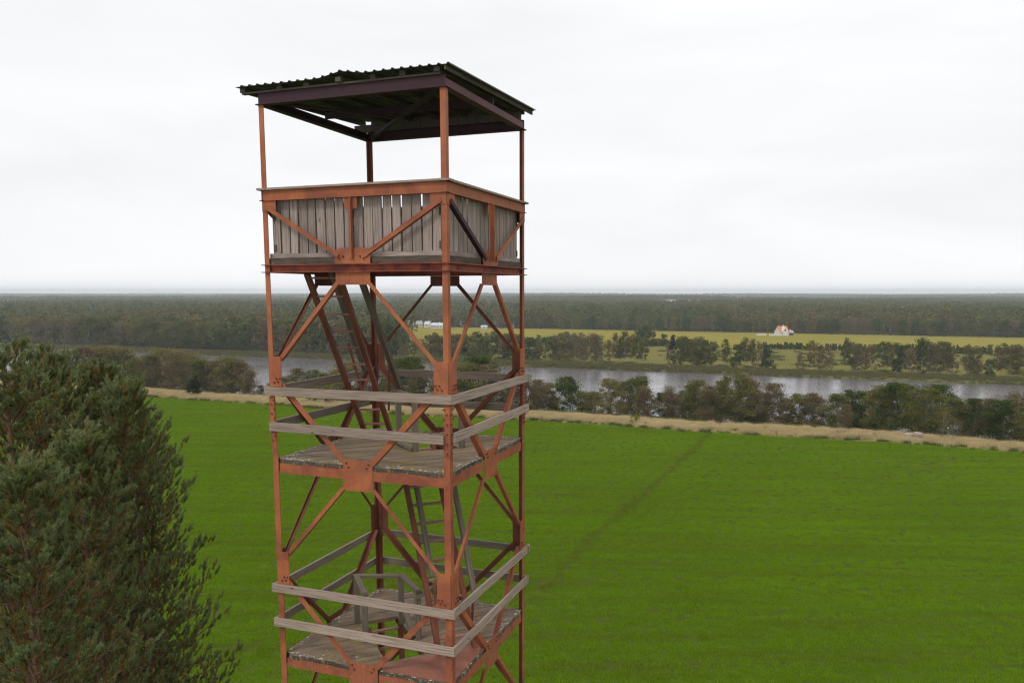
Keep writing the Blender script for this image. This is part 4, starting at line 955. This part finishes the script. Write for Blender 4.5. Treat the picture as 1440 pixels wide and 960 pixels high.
def pine(px, py, dist, radk, label, seed, depth=9.5, K_=64, dens=1., lean=(0, 0)):
    d = ray(px, py); x, y, zt = CAMX+d[0]*dist/d[1], CAMY+dist, CAMZ+d[2]/d[1]*dist; zg = float(ground_z(x, y)); Ht = zt-zg
    root = empty('pine_tree', (x, y, zg)); tag(root, label, 'tree', 'pines standing left of the tower')
    r = np.random.RandomState(seed); mb = MB(seed); ax = lambda z: np.array([lean[0]*(z-Ht)/10+.06*math.sin(z*.7+seed), lean[1]*(z-Ht)/10+.05*math.sin(z*.9), z])
    zs = np.linspace(-.1, Ht, 14); mb.tube([ax(z) for z in zs], [.012+.17*(1-z/Ht)**.8 for z in zs], 8)
    S, D, LL, AG = [], [], [], []
    br = MB(seed+1); h = .30; S.append(ax(Ht-.18)); D.append(np.array([0, 0, 1.])); LL.append(.34); AG.append(0.)
    for q in range(7):
        a = q*2*math.pi/7; S.append(ax(Ht-.28)); D.append(np.array([math.cos(a)*.5, math.sin(a)*.5, .9])); LL.append(.24); AG.append(0.)
    while h < depth:
        zc = Ht-h; nb = r.randint(5, 8) if h < 5 else r.randint(5, 8); a0 = r.uniform(0, 6.28); Lb = radk*(.30+h*.72 if h < 2.0 else 1.74+(h-2.0)*.33); Lb = min(Lb, radk*4.2)
        for k in range(nb):
            a = a0+k*2*math.pi/nb+r.uniform(-.3, .3); Lk = Lb*r.choice([r.uniform(.45, .75), r.uniform(.8, 1.05), r.uniform(1.0, 1.28)]); el = .85-.09*h+r.uniform(-.16, .16); el = max(el, -.05)
            o_ = ax(zc+r.uniform(-.1, .1)); m_ = max(4, int(Lk/.19)); pts = []
            for i in range(m_+1):
                f = i/m_; hz = Lk*f*math.cos(el*.9); vz = Lk*(math.sin(el)*f + .16*f*f - .10*f*(1-f)*h*.3)
                pts.append(o_+np.array([math.cos(a)*hz, math.sin(a)*hz, vz]) + r.normal(size=3)*.012)
            br.tube(pts[::2] if len(pts) % 2 else pts[::2]+[pts[-1]], [.004+.015*(1-i/(len(pts[::2])+.0))*min(1, Lk/1.5) for i in range(len(pts[::2] if len(pts) % 2 else pts[::2]+[pts[-1]]))], 4)
            for i in range(1, m_+1):
                f = i/m_
                if f < .14 and h > 2: continue
                tl = (.20+.24*Lk*(1-f)**.6)*r.uniform(.7, 1.2); tl = min(tl, .80)
                for sd2 in ((-1, 1) if i < m_ else (0,)):
                    ta = a+sd2*r.uniform(.35, 1.15); te = .5+r.uniform(-.35, .45)
                    dv2 = np.array([math.cos(ta)*math.cos(te), math.sin(ta)*math.cos(te), math.sin(te)])
                    ns = max(2, int(tl/.15*dens)); inner = 1-f
                    if tl > .3: br.tube([pts[i], pts[i]+dv2*tl], [.006, .003], 3)
                    for j in range(ns):
                        g_ = (j+1)/ns; pos = pts[i]+dv2*tl*g_*.9
                        dd = dv2*.8 + np.array([0, 0, 1.15]) + r.normal(size=3)*.22 if j < ns-1 or sd2 == 0 else dv2*1.0+np.array([0, 0, .95])
                        S.append(pos); D.append(dd); LL.append(r.uniform(.09, .16) if j < ns-1 else r.uniform(.14, .24))
                        AG.append(float(np.clip(r.normal()*.28+(.35+.5*inner if g_ < .75 else .06), 0, .95)))
                        if j == ns-1 and r.uniform() < .7:
                            for e_ in (-1, 1):
                                S.append(pos); dd2 = dd+np.array([-math.sin(ta), math.cos(ta), .1])*e_*.7; D.append(dd2); LL.append(r.uniform(.09, .15)); AG.append(float(np.clip(r.normal()*.1, 0, .5)))
        h += r.uniform(.26, .38) if h < 4 else r.uniform(.36, .52)
    mb.build('trunk', BARK_PINE, root); br.build('branches', BARK_PINE, root)
    me = shoots_mesh(np.array(S), np.array(D), np.array(LL), np.array(AG), K_, seed)
    link(bpy.data.objects.new('needles', me), root); print('pine', seed, len(S), 'shoots', Ht)
pine(62, 503, 15.5, .64, 'tall pine whose pointed top stands second from the left', 1)
pine(6, 498, 14.0, .72, 'tallest pine, at the left edge of the photo', 2)
pine(143, 520, 16.5, .58, 'pine with a broad top, third from the left', 3)
pine(180, 543, 15.0, .46, 'slimmer pine nearest the tower, its boughs reaching over the field', 4)
pine(116, 618, 12.6, .46, 'blue green young pine in front of the broad topped one', 5, K_=70)
pine(32, 660, 10.6, .50, 'lowest blue green pine in the bottom left corner', 6, K_=74)
